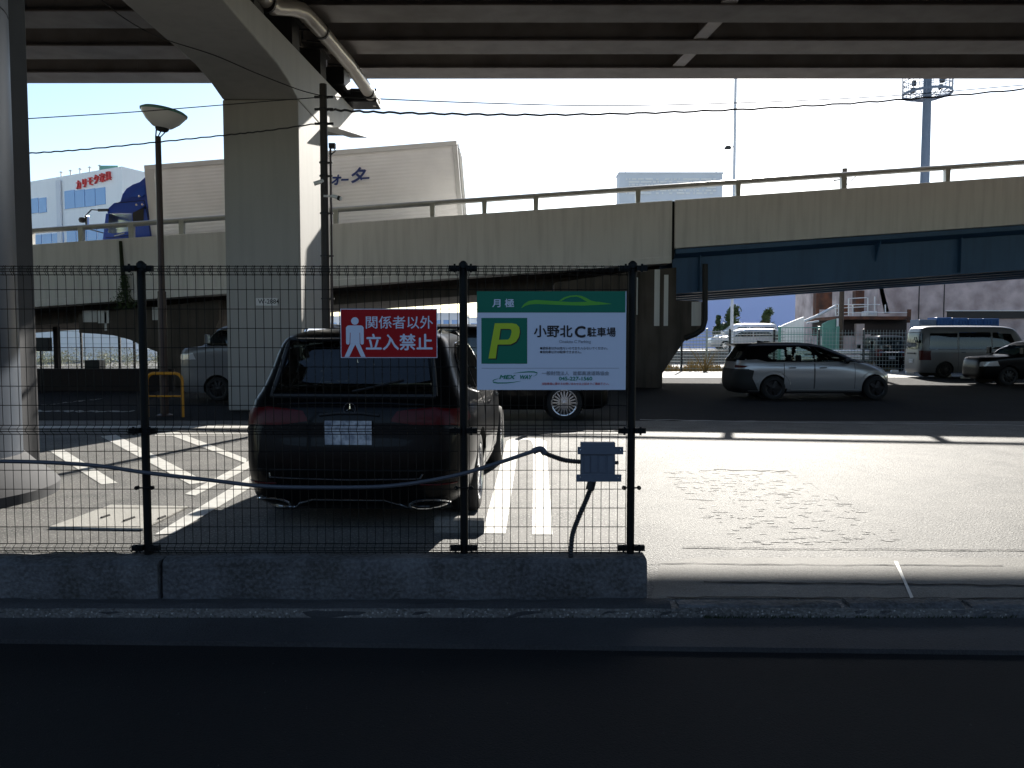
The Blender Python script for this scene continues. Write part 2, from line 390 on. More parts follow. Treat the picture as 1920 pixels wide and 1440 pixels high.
for cx in (-32, 4.75, 24, 43):
    mb = MB(); D = 23.5
    while D > 3:
        z = zb(D-1.3)
        mb.prism([(D-.48, zb(D)+.04), (D-2.14, zb(D-2.62)+.04), (D-2.14, zb(D-2.62)+.07), (D-.48, zb(D)+.07)], 'x', cx-.17, cx+.17)
        mb.prism([(D-.31, zb(D)+.071), (D-2.3, zb(D-2.62)+.071), (D-2.3, zb(D-2.62)+.6), (D-.31, zb(D)+.6)], 'x', cx-.01, cx+.01)
        D -= 2.62
    mb.build('cross_beam', M['steel'], deck)
# ---- main T pier
PXL, PXR = -6.42, -4.74
pier = thing('highway_pier', (-5.6, 18.8, 0), 'tall square concrete highway pier with a number plate, behind the black car', 'bridge pier', 'piers carrying the elevated highway')
mb = MB(); mb.box((PXL, 17.8, 0), (PXR, 19.9, 6.92)); mb.build('column', M['column'], pier, bevel=.04)
def capz(D): return 7.76+(D-14.7)*.079
mb = MB(); mb.prism([(2, 7.0), (13, 7.17), (16.3, 7.17), (17.1, 7.08), (17.8, 6.925), (19.9, 6.925), (24.2, 7.75), (24.4, capz(24.4)), (2, capz(2))], 'x', PXL, PXR)
mb.build('cap_beam', M['column'], pier, bevel=.03)
D = 23.5
while D > 3:
    mb = MB(); mb.box((PXL+.25, D-.3, capz(D)-.05), (PXR-.15, D+.3, zb(D)-.17)); mb.box((PXL+.1, D-.4, zb(D)-.168), (PXR-.05, D+.4, zb(D)-.133)); mb.build('bearing', M['deck'], pier); D -= 2.62
# number plate on the column
pl = at(480, 559, 17.78); pr = at(520, 573, 17.78)
mb = MB(); mb.box((pl.x, 17.775, pr.z), (pr.x, 17.798, pl.z)); npl = mb.build('number_plate', M['white'], pier)
text('W-2884', pl.x+.05, 17.772, pr.z+.045, .14, M['lead'], npl, world=True, off=.01)
npl.parent = pier
# flashing plates at far end of cap
mb = MB(); mb.prism([(20.0, 6.86), (24.1, 7.66), (24.1, 7.69), (20.0, 6.89)], 'x', PXR-.1, PXR+.42); mb.build('flashing_plate', M['white'], pier)
# drain pipe on deck
pts = [at(703, 190, 24), at(655, 120, 21.3), at(602, 58, 18.6), at(580, 34, 17.9), at(566, 20, 17.5), at(545, 14, 17.0), at(512, 12, 16.4), at(492, -6, 15.8), at(455, -60, 14.6)]
pipe = thing('drain_pipe', pts[0], 'thick beige drain pipe slung under the highway deck beside the pier', 'pipe')
mb = MB(); mb.tube(pts, .17, 18); mb.build('pipe', M['pvc'], pipe)
for i, (px, py, D) in enumerate([(690, 172, 23.2), (658, 124, 21.5), (621, 80, 19.6), (602, 58, 18.6), (500, 6, 16.0)]):
    c = at(px, py, D); q = (pts[2]-pts[0]).normalized()
    mb = MB(); mb.tube([c-q*.04, c+q*.04], .19, 18); mb.tube([c, (c.x-.6, c.y, c.z+.05)], .02, 6); mb.build('bracket', M['plastic'], pipe)
mb = MB(); a = at(655, 190, 23.8); b = at(709, 178, 23.8); mb.box((a.x-.5, 23.5, a.z-.1), (b.x, 24.3, b.z+.1)); mb.box((a.x-.5, 22.6, a.z+.1), (a.x+.1, 23.5, a.z+.6))
tag(mb.build('drain_trough', M['plastic'], bevel=.02), 'black drain trough at the foot of the beige deck pipe', 'drain')
# ---- near left steel pier
lp = thing('steel_pier', (-5.4, 7.6, 0), 'dark steel clad pier behind the fence at the left edge', 'bridge pier', 'piers carrying the elevated highway')
def rrect(x0, y0, x1, y1, r, n=6):
    pts = []
    for (cx, cy, a) in ((x1-r, y0+r, -90), (x1-r, y1-r, 0), (x0+r, y1-r, 90), (x0+r, y0+r, 180)):
        for i in range(n+1): t = R(a+90*i/n); pts.append((cx+r*math.cos(t), cy+r*math.sin(t)))
    return pts
steelgrey = mat('steel_pier_paint', (.045,.06,.085), .4, 0, var=.35, vs=2, vcol=(.03,.042,.06), streak=.25)
LC = (-5.98, 7.9); LR = .9
mb = MB(); mb.lathe([(LR, 0), (LR, 4.9)], (LC[0], LC[1], 0), 48); mb.lathe([(LR, 4.915), (LR, 9.0)], (LC[0], LC[1], 0), 48); mb.build('column', steelgrey, lp)
mb = MB(); mb.lathe([(LR-.012, 4.85), (LR-.012, 4.95)], (LC[0], LC[1], 0), 48); mb.build('weld_joint', M['dark'], lp)
bx = at(75, 800, 8.95).x
mb = MB(); mb.box((bx-.9, 8.55, 0), (bx, 8.95, 9.0)); mb.build('pilaster', M['grey_shadowed'], lp, bevel=.03)
mb = MB(); mb.lathe([(1.23, 0), (1.235, .10), (1.18, .16), (1.02, .30), (.905, .42)], (LC[0], LC[1], 0), 48); mb.build('footing', M['grey_shadowed'], lp)
# ================================================================== RAMP
RD = 26.0
def zr(X): return 4.70+.0685*(X+15.8)
ramp = thing('ramp_bridge', (0, 30, 0), 'sloping concrete ramp bridge with parapet passing behind the parking lot', 'ramp bridge')
XJR = at(1263, 400, RD).x
def slab(mb, xa, xb, prof, n=1):
    """prof: (y, dz below zr) polygon, extruded along x following the slope"""
    m = len(prof); vs = []
    for X in (xa, xb):
        for (y, dz) in prof: vs.append((X, y, zr(X)+dz))
    mb.add(vs, [tuple(range(m-1, -1, -1)), tuple(range(m, 2*m))]+[(i, (i+1) % m, m+(i+1) % m, m+i) for i in range(m)])
XL, XR2 = -60, 60
def parapet(xa, xb, h):
    mb = MB(); slab(mb, xa, xb, [(RD, 0), (RD+.28, 0), (RD+.28, -1.0), (RD+.9, -1.05), (RD+.9, -h), (RD, -h)]); return mb.build('parapet', M['concrete'], ramp, bevel=.015)
parapet(XJR+.045, XR2, 1.56); 
pl_ = parapet(XL, XJR-.045, 2.02)
mb = MB(); slab(mb, XJR-.04, XJR+.04, [(RD+.06, -.03), (RD+1.2, -.03), (RD+1.2, -1.9), (RD+.06, -1.9)]); mb.build('joint_seal', M['dark'], ramp)
mb = MB(); slab(mb, XL, XJR-.06, [(RD-.03, -1.83), (RD-.005, -1.80), (RD-.005, -2.03), (RD-.03, -2.03)]); mb.build('drip_edge', M['concrete'], ramp)
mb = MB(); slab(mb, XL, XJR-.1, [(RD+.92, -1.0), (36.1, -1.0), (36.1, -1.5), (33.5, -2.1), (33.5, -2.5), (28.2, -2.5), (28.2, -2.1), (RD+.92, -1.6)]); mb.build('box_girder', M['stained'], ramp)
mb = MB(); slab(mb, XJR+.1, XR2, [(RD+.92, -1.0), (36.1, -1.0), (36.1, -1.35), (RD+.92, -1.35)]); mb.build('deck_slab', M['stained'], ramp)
mb = MB(); slab(mb, XL, XR2, [(35.8, -.25), (36.1, -.25), (36.1, -.99), (35.8, -.99)]); mb.build('far_parapet', M['concrete'], ramp)
for i, y in enumerate((26.75, 28.9, 31.1, 33.3, 35.4)):
    mb = MB(); slab(mb, XJR+.12, XR2, [(y-.06, -1.58), (y-.06, -2.98), (y-.3, -2.98), (y-.3, -3.02), (y+.3, -3.02), (y+.3, -2.98), (y+.06, -2.98), (y+.06, -1.58)])
    if i == 0:
        for X in np.arange(XJR+1, XR2, 8.7):
            mb.box((X, y-.25, zr(X)-2.97), (X+.03, y-.062, zr(X)-1.6))
    mb.build('girder', M['bluegirder'], ramp)
mb = MB(); slab(mb, XJR+.12, XR2, [(RD+.2, -1.565), (RD+.62, -1.565), (RD+.62, -1.83), (RD+.2, -1.72)]); mb.build('edge_beam', M['bluegirder'], ramp)
# diagonal bracket fins
for px in (1660,):
    X = at(px, 470, RD).x; mb = MB(); mb.prism([(RD+.25, zr(X)-1.6), (RD+.68, zr(X)-1.6), (RD+.68, zr(X)-2.4)], 'x', X-.02, X+.02); mb.build('bracket', M['bluegirder'], ramp)
# rail
rail = thing('bridge_railing', (0, RD+.1, 4), 'metal handrail on posts along the top of the ramp parapet', 'railing')
mb = MB(); mb.tube([(XL, RD+.12, zr(XL)+.46), (XR2, RD+.12, zr(XR2)+.46)], .085, 14); mb.build('handrail', M['railp'], rail)
for px in (-145, -43, 52, 147, 242, 337, 437, 532, 628, 810, 908, 1005, 1197, 1385, 1583, 1778, 1975, 2170):
    X = at(px, 350, RD).x; mb = MB(); mb.prism([(X-.07, zr(X)-.01), (X+.07, zr(X)-.01), (X+.085, zr(X)+.47), (X-.085, zr(X)+.47)], 'y', RD+.02, RD+.2); mb.build('post', M['railp'], rail, bevel=.01)
# ramp piers
def X_(px, D=26.3): return (px-960)/FPX*D
rp = thing('ramp_pier', (X_(1215), 28, 0), 'dark stained hammerhead pier under the joint of the ramp bridge', 'bridge pier', 'piers carrying the ramp bridge')
zz = lambda py, D=26.3: at(960, py, D).z
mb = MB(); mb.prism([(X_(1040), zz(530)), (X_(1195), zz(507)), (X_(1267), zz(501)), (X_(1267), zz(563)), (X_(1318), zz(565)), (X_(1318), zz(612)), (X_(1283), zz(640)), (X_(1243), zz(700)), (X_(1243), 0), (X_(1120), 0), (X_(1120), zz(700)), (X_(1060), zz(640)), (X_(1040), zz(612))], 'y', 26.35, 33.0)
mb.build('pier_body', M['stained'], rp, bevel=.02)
for (px0, px1, py0, py1) in ((1226,1236,505,611),(1244,1252,515,611),(1296,1314,566,611),(1190,1195,520,590)):
    mb = MB(); mb.box((X_(px0), 26.33, zz(py1)), (X_(px1), 26.349, zz(py0))); mb.build('pale_streak', M['concrete'], rp)  # white lime streaks on the pier face
mb = MB(); mb.tube([at(1322,495,26), at(1322,600,26), at(1317,617,26), at(1305,626,26), at(1285,634,26.2)], .09, 10); mb.build('downpipe', M['plastic'], rp)
# left ramp pier with arched haunch
lpx = [(150, 590), (412, 562), (412, 600), (395, 640), (365, 672), (365, 772), (312, 772), (312, 672), (300, 662), (272, 650), (245, 637), (215, 629), (185, 626), (150, 624)]
rp2 = thing('ramp_pier', (X_(330, 29), 29, 0), 'low pier with an arched haunch under the ramp, behind the brown lamp post', 'bridge pier', 'piers carrying the ramp bridge')
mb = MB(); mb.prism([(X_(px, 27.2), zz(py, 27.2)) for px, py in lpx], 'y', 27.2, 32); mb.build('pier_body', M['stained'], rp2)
for (px0, px1, py0, py1) in ((156,182,582,604),(184,205,582,606),(286,310,576,600),(196,200,585,620),(262,266,578,600)):
    mb = MB(); mb.box((X_(px0, 27.1), 27.17, zz(py1, 27.1)), (X_(px1, 27.1), 27.198, zz(py0, 27.1))); mb.build('pale_streak', M['concrete'], rp2)  # pale patches on the pier cap
rp3 = thing('steel_post', (X_(105, 30), 30.2, 0), 'square dark steel post under the low end of the ramp', 'post')
mb = MB(); mb.box((X_(101,30), 30, 0), (X_(109,30), 30.2, 2.3)); mb.build('shaft', M['darkwall'], rp3)
# vine and stain on the parapet
vine = thing('climbing_vine', at(238, 575, 25.9), 'dark leafy vine hanging down the ramp parapet beside the lamp post', 'vine')
mb = MB(); mb.tube([at(226, 452, 25.97), at(229, 500, 25.95), at(234, 540, 25.93), at(240, 580, 25.93)], [.05, .06, .07, .04], 6); mb.build('stem', M['moss'], vine)
mb = MB()
for i in range(900):
    t = rnd.random(); py = 515+65*t; px = 233+rnd.gauss(0, 1)*(3+16*max(0, t-.25)**1.2); c = at(px, py, 25.9-rnd.random()*.15)
    a = [Vector((rnd.uniform(-1, 1), rnd.uniform(-1, 1), rnd.uniform(-1, 1)))*.05 for _ in range(3)]
    mb.add([c+a[0], c+a[1], c+a[2]], [(0,1,2)])
mb.build('leaves', M['leaf'], vine, fix=False)

# ================================================================== FENCE
FD = 4.93
def fz(py): return at(960, py, FD).z
def fx(px, py=760): return at(px, py, FD).x
posts = [fx(-345), fx(271), fx(869.5), fx(1184)]
fence = thing('mesh_fence', (0, FD, .25), 'black welded wire mesh fence on the kerb in front of the parking lot', 'fence')
ZT = fz(494)
for X in posts:
    mb = MB(); mb.lathe([(.0, ZT+.018), (.012, ZT+.015), (.027, ZT), (.031, ZT-.03), (.0255, ZT-.035), (.0245, .2)], (X, FD, 0), 20); p = mb.build('post', M['fence'], fence)
    for s in (-1, 1):
        for z in (fz(504), 1.035, fz(1025)):
            mb = MB(); mb.box((X+s*.02 if s > 0 else X-.085, FD-.045, z-.017), (X+.085 if s > 0 else X-.02, FD-.01, z+.017)); mb.box((X+s*.05-.006, FD-.055, z-.026), (X+s*.05+.006, FD-.045, z+.026)); mb.build('clamp', M['fence'], p)
        mb = MB(); mb.box((min(X, X+s*.05), FD-.035, fz(913)-.004), (max(X, X+s*.05), FD-.027, fz(913)+.004)); mb.lathe([(.006, -.01), (.013, -.01), (.013, .01), (.006, .01)], (X+s*.047, FD-.03, fz(913)), 10, 'y', closed=True); mb.build('ring_bolt', M['fence'], p)
def wire(mb, a, b, r):
    mb.tube([a, b], r, 4, False)
FY = FD-.028
for i in range(3):
    xa, xb = posts[i]+.035, posts[i+1]-.035; mb = MB(); n = round((xb-xa)/.052)
    hz = [1.91-.1195*j for j in range(7)]+[.905-.1195*j for j in range(5)]
    for z in hz: wire(mb, (xa, FY, z), (xb, FY, z), .0023)
    for (zt, zbm) in ((fz(500), fz(516)), (1.068, 1.012), (fz(1017), fz(1033))):
        zm = (zt+zbm)/2; h = zt-zbm
        for (z, y) in ((zt, FY), (zm+h*.14, FY-.03), (zm-h*.14, FY-.03), (zbm, FY)): wire(mb, (xa, y, z), (xb, y, z), .0026)
    for j in range(n+1):
        x = xa+(xb-xa)*j/n
        segs = [fz(500), fz(516), 1.068, 1.012, fz(1017), fz(1033)]
        path = [(x, FY, segs[0]+.003)]
        for q in (0, 2, 4):
            zt, zbm = segs[q], segs[q+1]; path += [(x, FY, zt), (x, FY-.03, zt-(zt-zbm)*.35), (x, FY-.03, zt-(zt-zbm)*.65), (x, FY, zbm)]
        path.append((x, FY, segs[5]-.012)); mb.tube(path, .0021, 4, False)
        if i < 2 or True:
            c = (segs[0]+segs[1])/2; mb.tube([(x-.006, FY-.012, segs[0]+.004), (x-.012, FY-.03, c), (x-.006, FY-.012, segs[1]-.006)], .002, 4, False); mb.tube([(x+.006, FY-.012, segs[0]+.004), (x+.012, FY-.03, c), (x+.006, FY-.012, segs[1]-.006)], .002, 4, False)
    mb.build('wire_panel', M['fence'], fence, fix=False)
# ================================================================== SIGNS
SY = FD-.075
def sbox(px0, py0, px1, py1, y0, y1, mb=None):
    a = at(px0, py0, y0); b = at(px1, py1, y0); mb = mb or MB(); mb.box((a.x, y0, b.z), (b.x, y1, a.z)); return mb
red = thing('warning_sign', at(729, 671, SY), 'red keep-out sign with a white walking figure and Japanese text', 'sign')
sbox(638, 579, 820, 671, SY, SY+.004).build('board_edge', M['signwhite'], red)
sbox(639.3, 580.3, 818.7, 669.7, SY-.0012, SY-.0002).build('board', M['signred'], red)
def shp(polys, y, m, name, parent, t=.0008):
    mb = MB()
    for P in polys:
        mb.prism([(at(x, z_, y).x, at(x, z_, y).z) for x, z_ in P], 'y', y-t, y)
    return mb.build(name, m, parent)
def zp(x, y): return (560+x/4.8, 480+y/4.8)      # coordinates read off a 4.8x enlargement
circ = [(506+34*math.cos(R(a)), 585+34*math.sin(R(a))) for a in range(0, 360, 15)]
bodyp = [(450,625),(560,625),(575,630),(585,645),(586,785),(580,795),(565,797),(556,787),(552,690),(548,690),(550,790),(602,908),(562,908),(509,795),(455,908),(413,908),(465,790),(467,690),(462,690),(458,787),(450,797),(434,795),(427,785),(426,645),(436,630)]
def fan(P):  # triangulate through bmesh-safe ngon
    return P
yS = SY-.0016
shp([[zp(*p) for p in circ]], yS, M['signwhite'], 'pictogram', red)
shp([[zp(*p) for p in [(450,625),(560,625),(575,630),(585,645),(586,785),(580,795),(565,797),(556,787),(552,690),(548,690),(550,790),(465,790),(467,690),(462,690),(458,787),(450,797),(434,795),(427,785),(426,645),(436,630)]],
     [zp(*p) for p in [(465,790.5),(550,790.5),(602,908),(562,908),(509,795),(455,908),(413,908)]]], yS, M['signwhite'], 'pictogram', red)
def ptext(body, px, py, h_px, m, parent, y, D_=None, **kw):
    a = at(px, py, y); hm = at(px, py-h_px, y).z-a.z
    return text(body, a.x, y, a.z, hm, m, parent, **kw)
def fit(body, px0, px1, py, h_px, m, parent, y, off=0., shear=0., name='lettering'):
    a = at(px0, py, y); b = at(px1, py, y); hm = at(px0, py-h_px, y).z-a.z
    o = text(body, a.x, y, a.z, hm, m, parent, off=0, shear=shear, depth=.0005, name=name)
    me = o.data
    if off:
        bm = bmesh.new(); bm.from_mesh(me); base_ = [v.co.copy() for v in bm.verts]; src = me.copy()
        for k_, (dx, dz) in enumerate(((off*hm, 0), (-off*hm, 0), (0, off*hm), (0, -off*hm))):
            t2 = src.copy(); t2.transform(Matrix.Translation((dx, -.00006*(k_+1), dz))); bm.from_mesh(t2); bpy.data.meshes.remove(t2)
        bm.to_mesh(me); bm.free(); bpy.data.meshes.remove(src)
    xs = [v.co.x for v in me.vertices]; mn, mx = min(xs), max(xs); tgt = b.x-a.x; off_ = a.x-(wloc(parent).x if parent else 0)
    k = tgt/(mx-mn)
    for v in me.vertices: v.co.x = off_+(v.co.x-mn)*k
    return o
fit('関係者以外', 686, 812, 614, 25.5, M['signwhite'], red, SY-.002, off=.008)
fit('立入禁止', 686, 811, 653.5, 32, M['signwhite'], red, SY-.002, off=.022)
# parking sign
G = thing('parking_sign', at(1034, 731, SY), 'white and green monthly parking sign with a large yellow letter P', 'sign')
sbox(894, 546, 1173, 731, SY, SY+.004).build('board', M['signwhite'], G)
sbox(894, 546, 1172.6, 586, SY-.0012, SY-.0002).build('header_band', M['signgreen'], G)
sbox(902.5, 596, 988.5, 682, SY-.0012, SY-.0002).build('letter_panel', M['signgreen'], G)
Ap = lambda x, y: (860+x/4.8, 480+y/4.8)
Pout = [(325,605),(480,605),(515,612),(538,632),(550,665),(548,700),(535,740),(508,775),(470,795),(352,797),(335,922),(268,922)]
def letterP(dx, dy, y, m, name):
    o_ = [Ap(x+dx, y_+dy) for x, y_ in [(325,605),(480,605),(520,613),(545,640),(551,680),(541,730),(515,772),(470,796),(350,797),(334,922),(268,922)]]
    # outline with a hole: build as strips
    mb = MB()
    outer = [(325,605),(480,605),(520,613),(545,640),(551,680),(541,730),(515,772),(470,796),(350,797),(363,754)]
    inner = [(377,656),(455,656),(468,660),(474,668),(476,684),(471,708),(462,733),(444,752),(363,754),(363,754)]
    q = [[(at(*Ap(a+dx, b+dy), y).x, y, at(*Ap(a+dx, b+dy), y).z) for a, b in outer], [(at(*Ap(a+dx, b+dy), y).x, y, at(*Ap(a+dx, b+dy), y).z) for a, b in inner]]
    mb.grid(q, False)
    st = [(325,605),(377,656),(363,754),(350,797),(334,922),(268,922)]
    mb.add([(at(*Ap(a+dx, b+dy), y).x, y, at(*Ap(a+dx, b+dy), y).z) for a, b in st], [tuple(range(6))])
    return mb.build(name, m, G)
letterP(9, 10, SY-.0016, M['signdark'], 'letter_shadow'); letterP(0, 0, SY-.0024, M['signlime'], 'lettering')
fit('月', 923, 938.5, 574.5, 16.5, M['signwhite'], G, SY-.002, off=.02); fit('極', 946.5, 964, 574.5, 16.5, M['signwhite'], G, SY-.002, off=.02)
# car swoosh on the header
def band(top, bot, m, name, y):
    mb = MB(); mb.grid([[at(*Ap(*p), y) for p in top], [at(*Ap(*p), y) for p in bot]], False); return mb.build(name, m, G)
band([(565,465),(590,430),(630,405),(690,395),(780,400),(900,408),(1020,415),(1160,412),(1260,412),(1375,430)],
     [(565,470),(600,448),(640,437),(700,432),(790,436),(900,440),(1020,444),(1130,446),(1250,440),(1375,432)], M['signmid'], 'car_swoosh', SY-.002)
band([(900,405),(950,372),(1000,357),(1060,352),(1110,360),(1150,378),(1190,400),(1250,414)],
     [(925,404),(965,382),(1005,369),(1060,365),(1100,378),(1130,398),(1170,418),(1230,422)], M['signmid'], 'car_swoosh', SY-.0027)
fit('小野北', 1001, 1073.5, 630, 24, M['signdark'], G, SY-.002, off=.02); fit('C', 1077.5, 1098, 632, 29, M['signdark'], G, SY-.002, off=.03); fit('駐車場', 1101, 1154.5, 629.5, 18.5, M['signdark'], G, SY-.002, off=.02)
fit('Onekita C Parking', 1048.5, 1108, 643, 8, M['signgrey'], G, SY-.002)
fit('●関係者以外は危ないので立ち入らないでください。', 1012.5, 1139, 655, 5.6, M['signdark'], G, SY-.002)
fit('●契約車以外は駐車できません。', 1012.5, 1090, 662, 5.6, M['signdark'], G, SY-.002)
sbox(903, 690, 1161, 690.7, SY-.0012, SY-.0002).build('rule_line', M['signgrey'], G)
fit('一般財団法人', 1016, 1067, 703, 8.5, M['signgrey'], G, SY-.002, off=.008); fit('首都高速道路協会', 1074, 1142, 703, 8.5, M['signgrey'], G, SY-.002, off=.008)
fit('045-227-1560', 1048, 1110.5, 713, 9.5, M['signteal'], G, SY-.002, off=.02)
fit('当駐車場に関するお問い合わせは上記までご連絡下さい。', 1016, 1142, 721.5, 5.2, M['signred2'], G, SY-.002)
fit('MEX', 936, 967, 710.5, 10.5, M['signteal'], G, SY-.002, off=.035, shear=.25); fit('WAY', 975, 998, 710.5, 10.5, M['signteal'], G, SY-.002, off=.035, shear=.25)
def swash(pts, wd, y):
    mb = MB(); A_, B_ = [], []
    for i, (x, z_) in enumerate(pts):
        t = i/(len(pts)-1); k = wd*math.sin(math.pi*min(1, t*1.05))**.7+.6; A_.append(at(*Ap(x, z_-k), y)); B_.append(at(*Ap(x, z_+k), y))
    mb.grid([A_, B_], False); mb.build('logo_swoosh', M['signteal'], G)
swash([(490,1055),(560,1046),(630,1042),(680,1043),(708,1052),(700,1068),(670,1085)], 5, SY-.002)
swash([(360,1103),(325,1112),(306,1124),(312,1136),(350,1143),(430,1142),(500,1135),(560,1125)], 5, SY-.002)
# ================================================================== JUNCTION BOX + CONDUITS
J = thing('junction_box', at(1124, 903, SY), 'grey plastic junction box with mounting bars on the fence', 'junction box')
mb = MB(); jy = SY-.03
Jp = lambda x, y: (980+x/5.5375, 800+y/5.5375)
def jb(x0, y0, x1, y1, ya, yb, mb=None): return sbox(*Jp(x0, y0), *Jp(x1, y1), ya, yb, mb)
jb(605, 165, 960, 570, jy, SY+.02).build('box', M['junction'], J, bevel=.004)
mb = MB()
for x in (640, 712, 795, 880): jb(x, 300, x+58, 478, jy-.005, jy-.0005, mb)
mb.build('lid_rib', M['junction'], J, bevel=.002)
jb(570, 210, 1045, 288, jy-.012, jy-.0055).build('mounting_bar', M['junction'], J); jb(555, 497, 1025, 572, jy-.012, jy-.0055).build('mounting_bar', M['junction'], J)
mb = MB()
for (x, y) in ((598,527),(992,535),(600,245),(1018,245)): c = at(*Jp(x, y), jy-.0135); mb.lathe([(0, -.001), (.004, 0), (.004, .001)], c, 8, 'y')
mb.build('screw', M['chrome'], J)
c = at(*Jp(975, 372), SY); mb = MB(); mb.lathe([(0, -.0), (.011, 0), (.011, .02), (0, .02)], (c.x-.01, c.y-.01, c.z), 12, 'x'); mb.build('gland', M['plastic'], J)
# long grey cable along the fence
def smooth(pts, n=6):
    P = [Vector(p) for p in pts]; out = []
    for i in range(len(P)-1):
        p0, p1, p2, p3 = P[max(i-1, 0)], P[i], P[i+1], P[min(i+2, len(P)-1)]
        for k in range(n):
            t = k/n; out.append(.5*((2*p1)+(p2-p0)*t+(2*p0-5*p1+4*p2-p3)*t*t+(3*p1-p0-3*p2+p3)*t**3))
    return out+[P[-1]]
def bumpy(path, r, amp, per):
    q = []; rr = []; acc = 0
    for i, p in enumerate(path): q.append(p); rr.append(r+(amp if i % 2 else -amp))
    return q, rr
cy = FD-.075
mb = MB(); mb.tube(smooth([at(-300, 860, cy), at(-100, 864, cy), at(60, 866, cy), at(180, 873, cy), at(272, 886, cy-.02), at(400, 901, cy), at(500, 912, cy), at(620, 914, cy), at(720, 912, cy), at(800, 902, cy), at(868, 888, cy-.02), at(940, 866, cy), at(1000, 846, cy)]), .0125, 12)
tag(mb.build('cable_conduit', M['conduit']), 'long grey plastic conduit drooping across the wire fence', 'conduit')
q, rr = bumpy(smooth([at(1018, 848, cy), at(1035, 855, cy), at(1060, 863, cy), at(1090, 866, cy)], 14), .0145, .002, 1)
cc = thing('coupling_conduit', at(1012, 846, cy), 'short ribbed conduit with a grey elbow entering the junction box from the left', 'conduit')
mb = MB(); mb.tube(q, rr, 12); mb.build('ribbed_hose', M['plastic'], cc)
mb = MB(); mb.tube(smooth([at(999, 847, cy), at(1008, 843, cy), at(1016, 843, cy), at(1022, 851, cy)]), .02, 12); mb.build('elbow', M['conduit'], cc)
q, rr = bumpy(smooth([at(1108, 915, SY-.02), at(1098, 940, SY-.02), at(1083, 975, SY-.02), at(1073, 1005, SY-.02), at(1070, 1043, SY-.02)], 14), .0155, .0022, 1)
q[-1].z = .246
dc = thing('corrugated_hose', (q[-1].x, q[-1].y, .25), 'black corrugated hose running from the junction box down to the kerb', 'hose')
mb = MB(); mb.tube(q, rr, 12); mb.build('ribbed_hose', M['plastic'], dc)
mb = MB(); mb.tube([at(1110, 902, SY-.02), at(1106, 918, SY-.02)], .027, 10); mb.build('cuff', M['plastic'], dc)
# ================================================================== CAR BUILDER
def pchip(xs, ys):
    xs = np.array(xs, float); ys = np.array(ys, float); h = np.diff(xs); d = np.diff(ys)/h; m = np.zeros(len(xs))
    for i in range(1, len(xs)-1):
        if d[i-1]*d[i] > 0: w1 = 2*h[i]+h[i-1]; w2 = h[i]+2*h[i-1]; m[i] = (w1+w2)/(w1/d[i-1]+w2/d[i])
    m[0] = d[0]; m[-1] = d[-1]
    def f(x):
        x = min(max(x, xs[0]), xs[-1]); i = int(min(np.searchsorted(xs, x, 'right')-1, len(xs)-2)); t = (x-xs[i])/h[i]
        return float((1+2*t)*(1-t)**2*ys[i]+t*(1-t)**2*h[i]*m[i]+t*t*(3-2*t)*ys[i+1]+t*t*(t-1)*h[i]*m[i+1])
    return f
def inpoly(x, y, P):
    c = False; j = len(P)-1
    for i in range(len(P)):
        if (P[i][1] > y) != (P[j][1] > y) and x < (P[j][0]-P[i][0])*(y-P[i][1])/(P[j][1]-P[i][1])+P[i][0]: c = not c
        j = i
    return c
